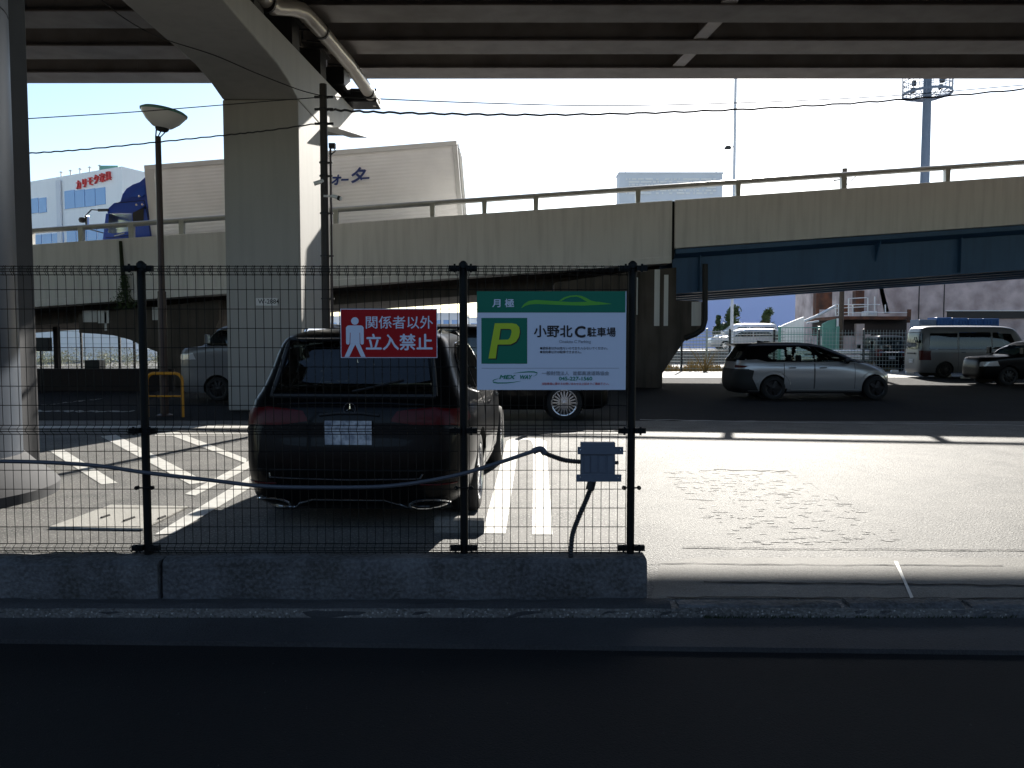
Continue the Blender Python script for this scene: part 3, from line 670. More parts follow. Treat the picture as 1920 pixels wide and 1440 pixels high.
class Car:
    """rows: (z, x_rear, x_front, half_width, n_rear, n_front). Local frame: x forward from the rear bumper, z up."""
    def __init__(s, root, rows, nl=44, ns=64, ne=12):
        s.root = root; z = [r[0] for r in rows]; s.z0, s.z1 = z[0], z[-1]
        s.XR, s.XF, s.W = (pchip(z, [r[k] for r in rows]) for k in (1, 2, 3)); s.NR, s.NF = (pchip(z, [r[k] for r in rows]) for k in (4, 5))
        s.nl, s.ns, s.ne = nl, ns, ne
    def par(s, z):
        a, b = s.XR(z), s.XF(z); return (a+b)/2, (b-a)/2, s.W(z)
    def y(s, x, z):
        xm, a, w_ = s.par(z); u = (x-xm)/a; n = s.NR(z) if u < 0 else s.NF(z); u = min(abs(u), .9999); return w_*(1-u**n)**(1/n)
    def xe(s, y, z, rear=True):
        xm, a, w_ = s.par(z); n = s.NR(z) if rear else s.NF(z); v = min(abs(y)/w_, .9999); return xm+(-1 if rear else 1)*a*(1-v**n)**(1/n)
    def ring(s, z):
        xm, a, w_ = s.par(z); nr, nf = s.NR(z), s.NF(z); out = []
        u0 = .965; us = [-u0+2*u0*i/s.ns for i in range(s.ns+1)]
        vr = (1-u0**nr)**(1/nr); vf = (1-u0**nf)**(1/nf)
        def Y(u): n = nr if u < 0 else nf; return w_*(1-abs(u)**n)**(1/n)
        right = [(xm+a*u, -Y(u)) for u in us]
        front = []; rear = []
        for i in range(1, s.ne*2):
            t = -1+i/s.ne; v = vf*t; front.append((xm+a*(1-abs(v)**nf)**(1/nf), w_*v))
            v = vr*(-t); rear.append((xm-a*(1-abs(v)**nr)**(1/nr), w_*v))
        left = [(x, -y) for x, y in reversed(right)]
        return [(x, y, z) for x, y in right+front+left+rear]
    def shell(s, classify, mats, arches=(), names=None, crown=.01):
        N = 400; zs = [s.z0+(s.z1-s.z0)*i/N for i in range(N+1)]; L_ = [0]
        for i in range(N):
            a, b = zs[i], zs[i+1]; L_.append(L_[-1]+math.hypot(b-a, abs(s.XR(b)-s.XR(a))*.5)+math.hypot(b-a, abs(s.XF(b)-s.XF(a)))+abs(s.W(b)-s.W(a)))
        lv = [float(np.interp(L_[-1]*i/s.nl, L_, zs)) for i in range(s.nl+1)]
        V = []; rings = [s.ring(z) for z in lv]; n = len(rings[0])
        for r_ in rings: V += [Vector(p) for p in r_]
        groups = {}; skipv = set(); keepv = set()
        for i in range(s.nl):
            for j in range(n):
                f = (i*n+j, i*n+(j+1) % n, (i+1)*n+(j+1) % n, (i+1)*n+j); c = sum((V[k] for k in f), Vector())/4; key = None
                for (ax, az, ar) in arches:
                    if math.hypot(c.x-ax, c.z-az) < ar and abs(c.y) > s.par(c.z)[2]*.6: key = 'skip'
                if key is None: key = classify(c)
                if key == 'skip': skipv.update(f); continue
                keepv.update(f); groups.setdefault(key, []).append(f)
        for k in skipv & keepv:
            v = V[k]
            for (ax, az, ar) in arches:
                d = math.hypot(v.x-ax, v.z-az)
                if d < ar*1.3 and abs(v.y) > s.par(v.z)[2]*.6:
                    nx, nz = ax+(v.x-ax)*ar/d, az+(v.z-az)*ar/d; nz = max(nz, s.z0)
                    sg = 1 if v.y > 0 else -1; V[k] = Vector((nx, sg*s.y(nx, nz), nz))
        top = [len(V)-n+j for j in range(n)]; tc = len(V); V.append(Vector((s.par(s.z1)[0], 0, s.z1+crown)))
        tk = classify(V[tc]); groups.setdefault(tk, []); groups[tk] += [(top[j], top[(j+1) % n], tc) for j in range(n)]
        groups[list(mats)[0]].append(tuple(range(n-1, -1, -1)))
        out = {}
        for key, fs in groups.items():
            used = sorted({k for f in fs for k in f}); mp = {k: i for i, k in enumerate(used)}; mb = MB()
            mb.add([V[k] for k in used], [tuple(mp[k] for k in f) for f in fs], True); out[key] = mb.build(key, mats[key], s.root, world=False)
        return out
    def clip(s, P, z):
        xs = []
        for i in range(len(P)):
            (x0, z0), (x1, z1) = P[i], P[(i+1) % len(P)]
            if (z0-z)*(z1-z) <= 0 and z0 != z1: xs.append(x0+(x1-x0)*(z-z0)/(z1-z0))
        return (min(xs), max(xs)) if len(xs) > 1 else None
    def patch(s, P, side, m, name, off=.003, parent=None, nr=12, nc=12):
        zs = [p[1] for p in P]; z0, z1 = min(zs)+1e-4, max(zs)-1e-4; rows = []
        for i in range(nr+1):
            z = z0+(z1-z0)*i/nr; e = s.clip(P, z)
            if not e: continue
            row = []
            for j in range(nc+1):
                t = e[0]+(e[1]-e[0])*j/nc
                if side in ('l', 'r'): sg = 1 if side == 'l' else -1; row.append((t, sg*(s.y(t, z)+off), z))
                elif side == 'rear': row.append((s.xe(t, z)-off, t, z))
                else: row.append((s.xe(t, z, False)+off, t, z))
            rows.append(row)
        mb = MB(); mb.grid(rows, True); return mb.build(name, m, parent or s.root, world=False)
    def line(s, pts, side, r, m, name, off=.003, parent=None, closed=False, n=8):
        P = list(pts)+([pts[0]] if closed else []); path = []
        for i in range(len(P)-1):
            for k in range(n):
                t = k/n; a = P[i][0]+(P[i+1][0]-P[i][0])*t; z = P[i][1]+(P[i+1][1]-P[i][1])*t
                path.append((a, z))
        path.append(P[-1]); q = []
        for a, z in path:
            if side in ('l', 'r'): sg = 1 if side == 'l' else -1; q.append((a, sg*(s.y(a, z)+off), z))
            elif side == 'rear': q.append((s.xe(a, z)-off, a, z))
            else: q.append((s.xe(a, z, False)+off, a, z))
        mb = MB(); mb.tube(q, r, 6); return mb.build(name, m, parent or s.root, world=False)
    def well(s, ax, az, ar):
        for sg in (-1, 1):
            mb = MB(); w_ = s.W(az)
            rows = []
            for dy in (.004, .30):
                rows.append([(ax+ar*math.cos(R(t)), sg*(s.y(ax+ar*math.cos(R(t)), max(s.z0, az+ar*math.sin(R(t))))-dy), max(s.z0, az+ar*math.sin(R(t)))) for t in range(-50, 231, 14)])
            mb.grid(rows, True)
            mb.add([(ax+ar*math.cos(R(t)), sg*(w_-.32), max(.02, az+ar*math.sin(R(t)))) for t in range(-50, 231, 14)], [tuple(range(21))])
            mb.build('wheel_arch', M['plastic'], s.root, world=False, fix=False)
def make_wheel(root, x, y, r, wd, rimm, spokes=10, rr=.72, sw=.035):
    sg = 1 if y > 0 else -1
    ri = r*rr; mb = MB()
    prof = [(ri, -wd/2), (r*.9, -wd/2), (r*.97, -wd/2+.015), (r, -wd/2+.04), (r, wd/2-.04), (r*.97, wd/2-.015), (r*.9, wd/2), (ri, wd/2)]
    mb.lathe(prof, (0, 0, 0), 36, 'y'); wh = mb.build('wheel', M['rubber'], root, world=False); wh.location = (x, y, r)
    mb = MB(); mb.lathe([(ri, -wd/2), (ri, wd/2*.98), (ri-.012, wd/2), (ri-.03, wd/2-.01), (ri-.03, -wd/2)], (0, 0, 0), 36, 'y') if sg > 0 else mb.lathe([(ri, wd/2), (ri, -wd/2*.98), (ri-.012, -wd/2), (ri-.03, -wd/2+.01), (ri-.03, wd/2)], (0, 0, 0), 36, 'y')
    f = sg*(wd/2-.025)
    for i in range(spokes):
        a = 2*math.pi*i/spokes; ca, sa = math.cos(a), math.sin(a); tx, tz = -sa, ca
        P = [(ri*.16*ca+tx*sw*.8, f+sg*.01, ri*.16*sa+tz*sw*.8), (ri*.16*ca-tx*sw*.8, f+sg*.01, ri*.16*sa-tz*sw*.8), ((ri-.01)*ca-tx*sw*.55, f, (ri-.01)*sa-tz*sw*.55), ((ri-.01)*ca+tx*sw*.55, f, (ri-.01)*sa+tz*sw*.55)]
        Q = [(p[0], p[1]-sg*.03, p[2]) for p in P]; mb.add(P+Q, [(0,1,2,3),(0,4,5,1),(1,5,6,2),(2,6,7,3),(3,7,4,0),(7,6,5,4)])
    mb.lathe([(0, f+sg*.02), (ri*.22, f+sg*.015), (ri*.26, f-sg*.03)], (0, 0, 0), 20, 'y')
    rim = mb.build('rim', rimm, wh, world=False)
    mb = MB(); mb.lathe([(0, f-sg*.06), (ri*.98, f-sg*.06)], (0, 0, 0), 28, 'y'); mb.build('brake_disc', M['rimdark'], wh, world=False)
    return wh
def seat(root, x, y, z=.35, w_=.5, head=True, top=.62):
    mb = MB(); mb.box((x-.05, y-w_/2, z), (x+.5, y+w_/2, z+.22)); mb.prism([(x-.12, z+.1), (x+.06, z+.1), (x-.02, z+.1+top), (x-.13, z+.1+top)], 'y', y-w_/2, y+w_/2)
    if head: mb.prism([(x-.12, z+.14+top), (x-.02, z+.14+top), (x-.03, z+.34+top), (x-.13, z+.34+top)], 'y', y-.13, y+.13)
    return mb.build('seat', M['interior'], root, world=False, bevel=.04, seg=3)
def cbox(root, a, b, m, name, bevel=.01):
    mb = MB(); mb.box(a, b); return mb.build(name, m, root, world=False, bevel=bevel)
# ---------------- black SUV estate, seen from behind
REAR_D = 6.42
bx0 = at(651, 800, REAR_D)
suv = thing('parked_suv', (bx0.x, REAR_D, 0), 'black estate car parked with its rear towards the fence', 'car', rz=R(86.6))
suv.scale = (1, 1, 1.035)
rows = [(.19,.10,4.55,.80,5,3.2),(.26,.03,4.66,.88,6,3.2),(.45,.0,4.70,.925,6,3.0),(.62,.015,4.70,.945,6,3.0),(.80,.05,4.66,.945,6.5,3.0),(.92,.07,4.60,.935,6.5,3.0),(1.0,.10,4.40,.915,6.5,3.2),(1.06,.15,3.75,.885,7,4),(1.12,.20,3.45,.85,7,5),(1.3,.30,3.05,.785,8,5.5),(1.45,.37,2.70,.735,8,5.5),(1.56,.44,2.35,.675,8,5),(1.62,.60,2.1,.56,6,4),(1.65,.85,1.95,.38,5,3),(1.66,1.1,1.8,.22,4,3)]
rows = [(z, a_, b_, w_*1.07, n_+(1.5 if z < 1.2 else 0), m_) for (z, a_, b_, w_, n_, m_) in rows]
C1 = Car(suv, rows, nl=56, ns=80, ne=16)
rw = [(-.66,1.13),(.66,1.13),(.58,1.53),(-.58,1.53)]
ws_ = [(-.62,1.14),(.62,1.14),(.52,1.52),(-.52,1.52)]
sw = [[(.62,1.2),(1.25,1.1),(1.32,1.1),(1.32,1.5),(1.0,1.49),(.75,1.42)],[(1.37,1.1),(2.3,1.07),(2.25,1.53),(1.37,1.51)],[(2.38,1.07),(3.25,1.06),(3.0,1.28),(2.65,1.46),(2.4,1.52)]]
def cl1(c):
    if abs(c.y) < .68 and c.x < 1.0 and inpoly(c.y, c.z, rw): return 'skip'
    if abs(c.y) < .62 and c.x > 2.3 and inpoly(c.y, c.z, ws_): return 'skip'
    if abs(c.y) > .45 and any(inpoly(c.x, c.z, P) for P in sw): return 'skip'
    return 'body'
arch1 = [(1.02, .36, .40), (3.87, .36, .40)]
C1.shell(cl1, {'body': M['blackcar']}, arch1)
for a in arch1: C1.well(*a)
for x in (1.02, 3.87):
    for y in (-.865, .865): make_wheel(suv, x, y, .36, .25, M['rim'], 10)
rwb = [(-.70,1.09),(.70,1.09),(.62,1.55),(-.62,1.55)]
C1.patch(rw, 'rear', G_DARK, 'rear_window', .006)
C1.line(rwb, 'rear', .02, M['plastic'], 'rear_window_seal', .004, closed=True)
C1.patch(ws_, 'front', G_CLEAR, 'windscreen', .004)
for sd_ in ('l', 'r'):
    for P in sw: wobj = C1.patch(P, sd_, G_DARK, 'window', .0026)
    C1.line([(.60,1.18),(.72,1.13),(1.25,1.07),(3.3,1.04),(2.98,1.32),(2.6,1.50),(2.3,1.555),(1.37,1.535),(.95,1.51),(.70,1.42)], sd_, .012, M['chrome'], 'window_trim', .008, closed=True)
    for (xa, xb) in ((1.33, 2.33), (2.35, 3.5)):
        d = C1.patch([(xa, .36), (xb, .36), (xb, 1.03), (xa, 1.045)], sd_, M['blackcar'], 'door', .003, nr=16, nc=16)
        C1.line([(xa, .36), (xa, 1.04)], sd_, .004, M['dark'], 'door_gap', .002, parent=d); C1.line([(xa, .36), (xb, .36)], sd_, .006, M['dark'], 'door_gap', .002, parent=d)
        C1.line([(xa+.1, .95), (xa+.3, .95)], sd_, .016, M['chrome'], 'handle', .035, parent=d)
    sg = 1 if sd_ == 'l' else -1
    mb = MB(); mb.tube([(.85, sg*.63, 1.575), (.95, sg*.63, 1.635), (2.2, sg*.61, 1.65), (2.5, sg*.63, 1.585)], .017, 8); mb.build('roof_rail', M['chrome'], suv, world=False)
    mb = MB(); mb.lathe([(0, -.1), (.07, -.09), (.095, 0), (.07, .09), (0, .1)], (0, 0, 0), 14, 'y'); mi = mb.build('mirror', M['blackcar'], suv, world=False); mi.location = (3.05, sg*1.0, 1.12); mi.scale = (.8, 1.1, .8)
    # tail lamps wrap the corner
    P = [(sg*.34,.90),(sg*.60,.865),(sg*.915,.85),(sg*.90,1.0),(sg*.70,1.01),(sg*.40,.985)]
    C1.patch(P, 'rear', M['taillight'], 'tail_light', .008, nr=10, nc=24)
    C1.patch([(.12,.86),(.42,.90),(.38,.965),(.12,.99)], sd_, M['taillight'], 'tail_light', .006)
C1.line([(-.62,1.025),(-.3,1.035),(.3,1.035),(.62,1.025)], 'rear', .012, M['blackcar'], 'tailgate_lip', .012)
C1.patch([(-.78,.52),(.78,.52),(.72,.98),(-.72,.98)], 'rear', M['blackcar'], 'tailgate', .006)
C1.line([(-.78,.515),(.78,.515)], 'rear', .006, M['dark'], 'tailgate_gap', .004)
# plate as in the photo: blurred by its owner, a pale mottled plate
mb = MB(); x_ = C1.xe(0, .82)-.03; mb.box((x_, -.195, .715), (x_+.012, .195, .905)); mb.build('number_plate', M['plate'], suv, world=False)
C1.line([(.25,.945),(.1,.96),(-.1,.96),(-.25,.945)], 'rear', .012, M['plastic'], 'plate_lamp_strip', .012)
C1.line([(.66,.49),(.655,.455),(.5,.45),(0,.44),(-.5,.45),(-.60,.455),(-.62,.49)], 'rear', .008, M['chrome'], 'bumper_trim', .012)
C1.line([(.62,.20),(.47,.20),(.42,.24),(.3,.275),(0,.275),(-.3,.275),(-.42,.24),(-.5,.205),(-.65,.20)], 'rear', .007, M['chrome'], 'diffuser_trim', .012)
for q_ in ([(-.88,.40),(-.6,.405)], [(.6,.405),(.88,.40)]): C1.line(q_, 'rear', .006, M['taillight'], 'reflector_strip', .006)
for sg in (-1, 1):
    mb = MB(); pts = [(sg*.66+.16*math.cos(R(t)), .235+.045*math.sin(R(t))) for t in range(0, 360, 20)]
    C1.line(pts, 'rear', .009, M['chrome'], 'exhaust_trim', .018, closed=True, n=2)
star = [( .0, 1.0)]
mb = MB(); c0 = (C1.xe(0, 1.0)-.02, 0, .995); mb.lathe([(.045, -.004), (.053, -.004), (.053, .004), (.045, .004)], c0, 24, 'x', closed=True)
for t in (90, 210, 330): mb.tube([c0, (c0[0], .047*math.cos(R(t)), c0[2]+.047*math.sin(R(t)))], [.007, .002], 4)
mb.build('badge', M['chrome'], suv, world=False)
mb = MB(); mb.tube([(.18, 0, 1.13), (.17, -.1, 1.15), (.25, -.42, 1.22)], .010, 6); mb.build('wiper', M['plastic'], suv, world=False)
mb = MB(); mb.prism([(.95, 1.62), (1.18, 1.645), (.98, 1.73)], 'y', -.015, .015); mb.build('antenna_fin', M['blackcar'], suv, world=False, bevel=.006)
mb = MB(); mb.grid([[(C1.xe(y, 1.56)-.0, y, 1.565) for y in np.linspace(-.58, .58, 13)], [(C1.xe(y, 1.54)-.12, y, 1.555) for y in np.linspace(-.5, .5, 13)], [(C1.xe(y, 1.52)-.01, y, 1.53) for y in np.linspace(-.5, .5, 13)]], False); mb.build('spoiler', M['blackcar'], suv, world=False)
for y in (-.37, .37): seat(suv, 2.1, y)
seat(suv, 1.15, 0, w_=1.25, head=False, top=.5)
for y in (-.42, 0, .42): cbox(suv, (1.0, y-.12, 1.0), (1.08, y+.12, 1.14), M['interior'], 'headrest', .03)
cbox(suv, (3.0, -.7, .75), (3.5, .7, 1.04), M['interior'], 'dashboard', .05)
# ---------------- silver hatchback under the ramp, side on
HD = 21.0
hb = thing('parked_hatchback', (at(1353, 740, HD).x+.34, HD+.88, 0), 'silver hatchback with black roof parked under the ramp, seen from the side', 'car')
rows = [(.17,.15,4.22,.80,5,4),(.3,.03,4.36,.86,5,3.2),(.48,.0,4.38,.885,5,3.0),(.61,.0,4.38,.89,5,3.0),(.78,.03,4.26,.89,5.5,3.0),(.86,.06,4.14,.885,5.5,3.0),(.93,.075,3.93,.87,5.5,3.4),(1.0,.09,3.66,.85,5.5,4),(1.06,.10,3.43,.82,5.5,5),(1.2,.20,3.08,.765,5.5,5.5),(1.345,.29,2.74,.70,5.5,5),(1.44,.34,2.48,.64,5,5),(1.50,.55,2.22,.52,4,4),(1.53,.85,1.95,.32,3.5,3.5)]
C2 = Car(hb, rows, nl=56, ns=84, ne=10)
sw2 = [[(.88,1.18),(1.02,1.06),(1.36,1.05),(1.36,1.36),(1.22,1.36)],[(1.44,1.05),(2.12,1.02),(2.05,1.42),(1.44,1.40)],[(2.17,1.02),(3.0,1.0),(2.62,1.26),(2.2,1.41)]]
ws2 = [(-.68,1.1),(.68,1.1),(.58,1.42),(-.58,1.42)]; rw2 = [(-.6,1.1),(.6,1.1),(.52,1.4),(-.52,1.4)]
def cl2(c):
    if abs(c.y) > .5 and any(inpoly(c.x, c.z, P) for P in sw2): return 'skip'
    if abs(c.y) < .66 and c.x > 2.3 and inpoly(c.y, c.z, ws2): return 'skip'
    if abs(c.y) < .6 and c.x < .6 and inpoly(c.y, c.z, rw2): return 'skip'
    if c.z > .985+.02*(c.x < 3.3) and c.x < 3.6 and not (c.x < 1.0 and c.z < 1.0+(1.0-c.x)*.12 and c.x > .3): return 'roof'
    if c.z < .23 or (c.x < .40 and c.z < .83): return 'bumper'
    return 'body'
arch2 = [(1.05, .315, .37), (3.79, .315, .37)]
C2.shell(cl2, {'body': M['silvercar'], 'roof': M['blackcar'], 'bumper': M['plastic']}, arch2)
for a in arch2: C2.well(*a)
for x in (1.05, 3.79):
    for y in (-.78, .78): make_wheel(hb, x, y, .32, .22, M['rimdark'], 5, sw=.06)
C2.patch(ws2, 'front', G_CLEAR, 'windscreen', .004); C2.patch(rw2, 'rear', G_REAR, 'rear_window', .004)
for sd_ in ('l', 'r'):
    for P in sw2: C2.patch(P, sd_, G_CLEAR, 'window', .0026)
    for (xa, xb) in ((1.32, 2.12), (2.14, 3.22)):
        d = C2.patch([(xa, .30), (xb, .30), (xb, .97), (xa, .985)], sd_, M['silvercar'], 'door', .002, nr=14, nc=14)
        for ln in ([(xa, .30), (xa, .98)], [(xb, .30), (xb, .97)]): C2.line(ln, sd_, .007, M['dark'], 'door_gap', .0, parent=d)
        C2.line([(xa+.12, .86), (xa+.3, .865)], sd_, .018, M['silvercar'], 'handle', .03, parent=d)
    sg = 1 if sd_ == 'l' else -1
    mb = MB(); mb.lathe([(0, -.09), (.06, -.08), (.08, 0), (.06, .08), (0, .09)], (0, 0, 0), 12, 'y'); mi = mb.build('mirror', M['blackcar'], hb, world=False); mi.location = (2.95, sg*.93, 1.03)
    for ax in (1.05, 3.79):
        C2.line([(ax+.45*math.cos(R(t)), .315+.45*math.sin(R(t))) for t in range(5, 176, 10)], sd_, .010, M['silvercar'], 'arch_lip', .0, n=2)
    C2.line([(1.5, .27), (3.35, .27)], sd_, .02, M['silvercar'], 'sill_trim', .01)
    C2.patch([(.035,.24),(.66,.24),(.49,.58),(.53,.79),(.30,.83),(.07,.86)], sd_, M['plastic'], 'bumper_corner', .004, nr=16, nc=26)
    C2.patch([(.085,.85),(.30,.86),(.38,.90),(.10,.93)], sd_, M['taillight'], 'tail_light', .006, nc=20)
    C2.patch([(4.20,.24),(4.30,.24),(4.33,.5),(4.22,.52)], sd_, M['plastic'], 'bumper_vent', .0026)
    C2.patch([(.11,.94),(.52,.90),(.95,1.0),(.60,1.08),(.14,1.05)], sd_, M['silvercar'], 'rear_shoulder', .004, nc=20)
    C2.patch([(3.95,.72),(4.28,.70),(4.18,.80),(3.98,.82)], sd_, M['headlight'], 'headlight', .004)
mb = MB(); mb.prism([(.30, 1.43), (.02+.08, 1.475), (.11, 1.50), (.6, 1.51)], 'y', -.5, .5); mb.build('spoiler', M['blackcar'], hb, world=False, bevel=.01)
mb = MB(); mb.prism([(.85, 1.515), (1.12, 1.535), (.86, 1.585)], 'y', -.015, .015); mb.build('antenna_fin', M['blackcar'], hb, world=False)
for y in (-.36, .36): seat(hb, 1.95, y, .3, top=.55)
seat(hb, 1.05, 0, .35, 1.2, False, .5)
for y in (-.4, .4): cbox(hb, (.92, y-.12, .95), (1.0, y+.12, 1.17), M['interior'], 'headrest', .03)
cbox(hb, (2.75, -.65, .7), (3.35, .65, 1.0), M['interior'], 'dashboard', .05)
mb = MB(); mb.lathe([(.165, -.012), (.18, 0), (.165, .012)], (0, 0, 0), 20, 'x'); stw = mb.build('steering_wheel', M['plastic'], hb, world=False); stw.location = (2.62, -.36, .95)
# ---------------- van rows
def van_rows(L, H, hw, hood, hoodz, slant=.5, rear=.12):
    return [(.22,.06,L-.1,hw*.93,7,5),(.34,.0,L,hw*.98,7,5),(.6,.0,L,hw,7,5),(hoodz-.15,.02,L-.03,hw,7,5),(hoodz,.03,L-.12,hw*.99,7,5),(hoodz+.07,.035,L-hood,hw*.98,7,6),(hoodz+(H-hoodz)*.5,.06,L-hood-slant*.55,hw*.94,7,6),(H-.16,rear,L-hood-slant,hw*.88,7,6),(H-.07,rear+.1,L-hood-slant-.2,hw*.8,6,5),(H-.015,rear+.35,L-hood-slant-.5,hw*.55,5,4),(H,rear+.7,L-hood-slant-.9,hw*.3,4,4)]
def make_van(root, L, H, hw, hood, hoodz, paint, rimm, slant, wx, wr, windows, rearw, spokes=10, gl=None, front=True, plate=True, nl=44, black=()):
    C = Car(root, van_rows(L, H, hw, hood, hoodz, slant), nl=nl, ns=70, ne=10); zb_, zt = hoodz+.06, H-.2
    wsP = [(-hw*.82, hoodz+.12), (hw*.82, hoodz+.12), (hw*.76, zt), (-hw*.76, zt)]
    def cl(c):
        if abs(c.y) > hw*.7 and any(inpoly(c.x, c.z, P) for P in windows): return 'skip'
        if abs(c.y) < hw*.8 and c.x > L*.6 and inpoly(c.y, c.z, wsP): return 'skip'
        if abs(c.y) < hw*.8 and c.x < .4 and inpoly(c.y, c.z, rearw): return 'skip'
        return 'body'
    ar = [(x, wr, wr+.05) for x in wx]
    C.shell(cl, {'body': paint}, ar)
    for a in ar: C.well(*a)
    for x in wx:
        for y in (-hw+.14, hw-.14): make_wheel(root, x, y, wr, .21, rimm, spokes, sw=.022 if spokes > 12 else .035, rr=.74)
    gl = gl or G_DARK
    C.patch(wsP, 'front', G_CLEAR, 'windscreen', .004); C.patch(rearw, 'rear', G_CLEAR if gl is not G_REAR else G_REAR, 'rear_window', .004)
    for sd_ in ('l', 'r'):
        for P in windows: C.patch(P, sd_, gl, 'window', .0026)
        for xg in black: C.line([(xg, .34), (xg, hoodz+.05)], sd_, .006, M['dark'], 'door_gap', 0)
        sg = 1 if sd_ == 'l' else -1
        for xg in black[:2]: C.line([(xg+.1, hoodz-.08), (xg+.28, hoodz-.08)], sd_, .016, M['chrome'], 'handle', .03)
        C.patch([(sg*hw*.78, .75), (sg*hw*.96, .75), (sg*hw*.95, 1.15), (sg*hw*.82, 1.15)], 'rear', M['taillight'], 'tail_light', .006)
        C.patch([(.03,.75),(.16,.75),(.14,1.15),(.04,1.15)], sd_, M['taillight'], 'tail_light', .004)
        C.patch([(sg*hw*.6, hoodz-.32), (sg*hw*.95, hoodz-.3), (sg*hw*.93, hoodz-.12), (sg*hw*.6, hoodz-.16)], 'front', M['headlight'], 'headlight', .008)
        mb = MB(); mb.box((L-hood-.35, min(sg*hw*.98, sg*(hw+.2)), hoodz+.12), (L-hood-.27, max(sg*hw*.98, sg*(hw+.2)), hoodz+.36)); mb.build('mirror', paint, root, world=False, bevel=.02)
    if plate: mb = MB(); x_ = C.xe(0, .8)-.02; mb.box((x_, -.165, .62), (x_+.01, .165, .785)); mb.build('number_plate', M['plate'], root, world=False)
    for y in (-.4, .4): seat(root, L-hood-1.25, y, .55)
    return C
# black minivan behind the parking sign
mv = thing('parked_minivan', (at(680, 700, 15.5).x, 16.45, 0), 'black minivan with multi-spoke silver wheels behind the parking sign', 'car')
wm = at(1058, 762, 15.55).x-mv.location.x
C3 = make_van(mv, 4.9, 1.92, .93, .75, 1.08, M['blackcar'], M['rim'], .9, (1.15, wm), .355, [[(.4,1.16),(1.1,1.14),(1.1,1.62),(.45,1.62)],[(1.2,1.14),(2.3,1.14),(2.3,1.64),(1.2,1.64)],[(2.38,1.14),(3.75,1.14),(3.15,1.62),(2.38,1.65)]], [(-.65,1.2),(.65,1.2),(.6,1.65),(-.6,1.65)], spokes=20, gl=G_REAR, black=(1.18, 2.34, 3.4))
# white-grey work van side on to the right
hv = thing('work_van', (at(1728, 700, 33).x, 33.9, 0), 'light grey high work van with its back door facing the silver hatchback', 'van')
C4 = make_van(hv, 4.75, 2.2, .86, .12, 1.16, M['vanpaint'], M['rimdark'], .55, (1.0, 3.75), .33, [[(.35,1.2),(1.5,1.2),(1.5,1.88),(.4,1.88)],[(1.58,1.2),(2.9,1.2),(2.9,1.9),(1.58,1.9)],[(2.98,1.2),(4.05,1.19),(3.75,1.88),(2.98,1.9)]], [(-.68,1.2),(.68,1.2),(.6,1.9),(-.6,1.9)], gl=G_REAR, black=(1.55, 2.95), plate=True)
mb = MB(); mb.tube([(.03, -.2, 1.72), (.0, -.25, 1.62), (.02, -.45, 1.5)], .018, 6); mb.box((-.06, -.55, 1.48), (-.02, -.4, 1.6)); mb.build('rear_mirror', M['plastic'], hv, world=False)
cbox(hv, (-.03, -.32, 1.0), (-.005, .32, 1.06), M['plastic'], 'door_grip', .005)
# black kei van behind it
kv = thing('small_van', (at(1672, 700, 40).x, 40, 0), 'small black van with its tailgate towards the lot, left of the grey work van', 'van', rz=R(82))
C5 = make_van(kv, 3.4, 1.85, .74, .3, 1.0, M['blackcar'], M['rim'], .5, (.6, 2.8), .28, [[(.4,1.05),(1.5,1.05),(1.5,1.55),(.4,1.55)]], [(-.58,1.08),(.58,1.08),(.5,1.6),(-.5,1.6)], gl=G_DARK)
C5.line([(-.6,.98),(.6,.98)], 'rear', .02, M['chrome'], 'tailgate_trim', .015)
# dark car at the right edge, nose towards the work van
dk = thing('dark_car', (at(1846, 700, 27.5).x+4.5, 28.4, 0), 'dark car in deep shade at the right edge, in front of the work van', 'car', rz=R(180))
C9 = make_van(dk, 4.5, 1.6, .88, .95, .98, M['blackcar'], M['rimdark'], .75, (.95, 3.6), .33, [[(.5,1.05),(1.6,1.03),(1.6,1.4),(.8,1.4)],[(1.68,1.03),(3.1,1.03),(2.6,1.4),(1.68,1.41)]], [(-.6,1.05),(.6,1.05),(.55,1.38),(-.55,1.38)], gl=G_DARK, black=(1.64, 2.6))
# pale van half hidden by the tall pier
wv = thing('parked_van', (at(325, 700, 20.5).x+4.4, 21.4, 0), 'pale van parked nose left, half hidden by the tall concrete pier', 'van', rz=R(180))
C6 = make_van(wv, 4.4, 2.05, .88, .62, 1.38, M['vanpaint'], M['rimdark'], .42, (.9, 3.28), .32, [[(2.5,1.46),(3.62,1.46),(3.3,1.88),(2.5,1.88)],[(.5,1.46),(2.4,1.46),(2.4,1.88),(.5,1.88)]], [(-.6,1.46),(.6,1.46),(.55,1.88),(-.55,1.88)], gl=G_CLEAR, black=(1.2, 2.45))
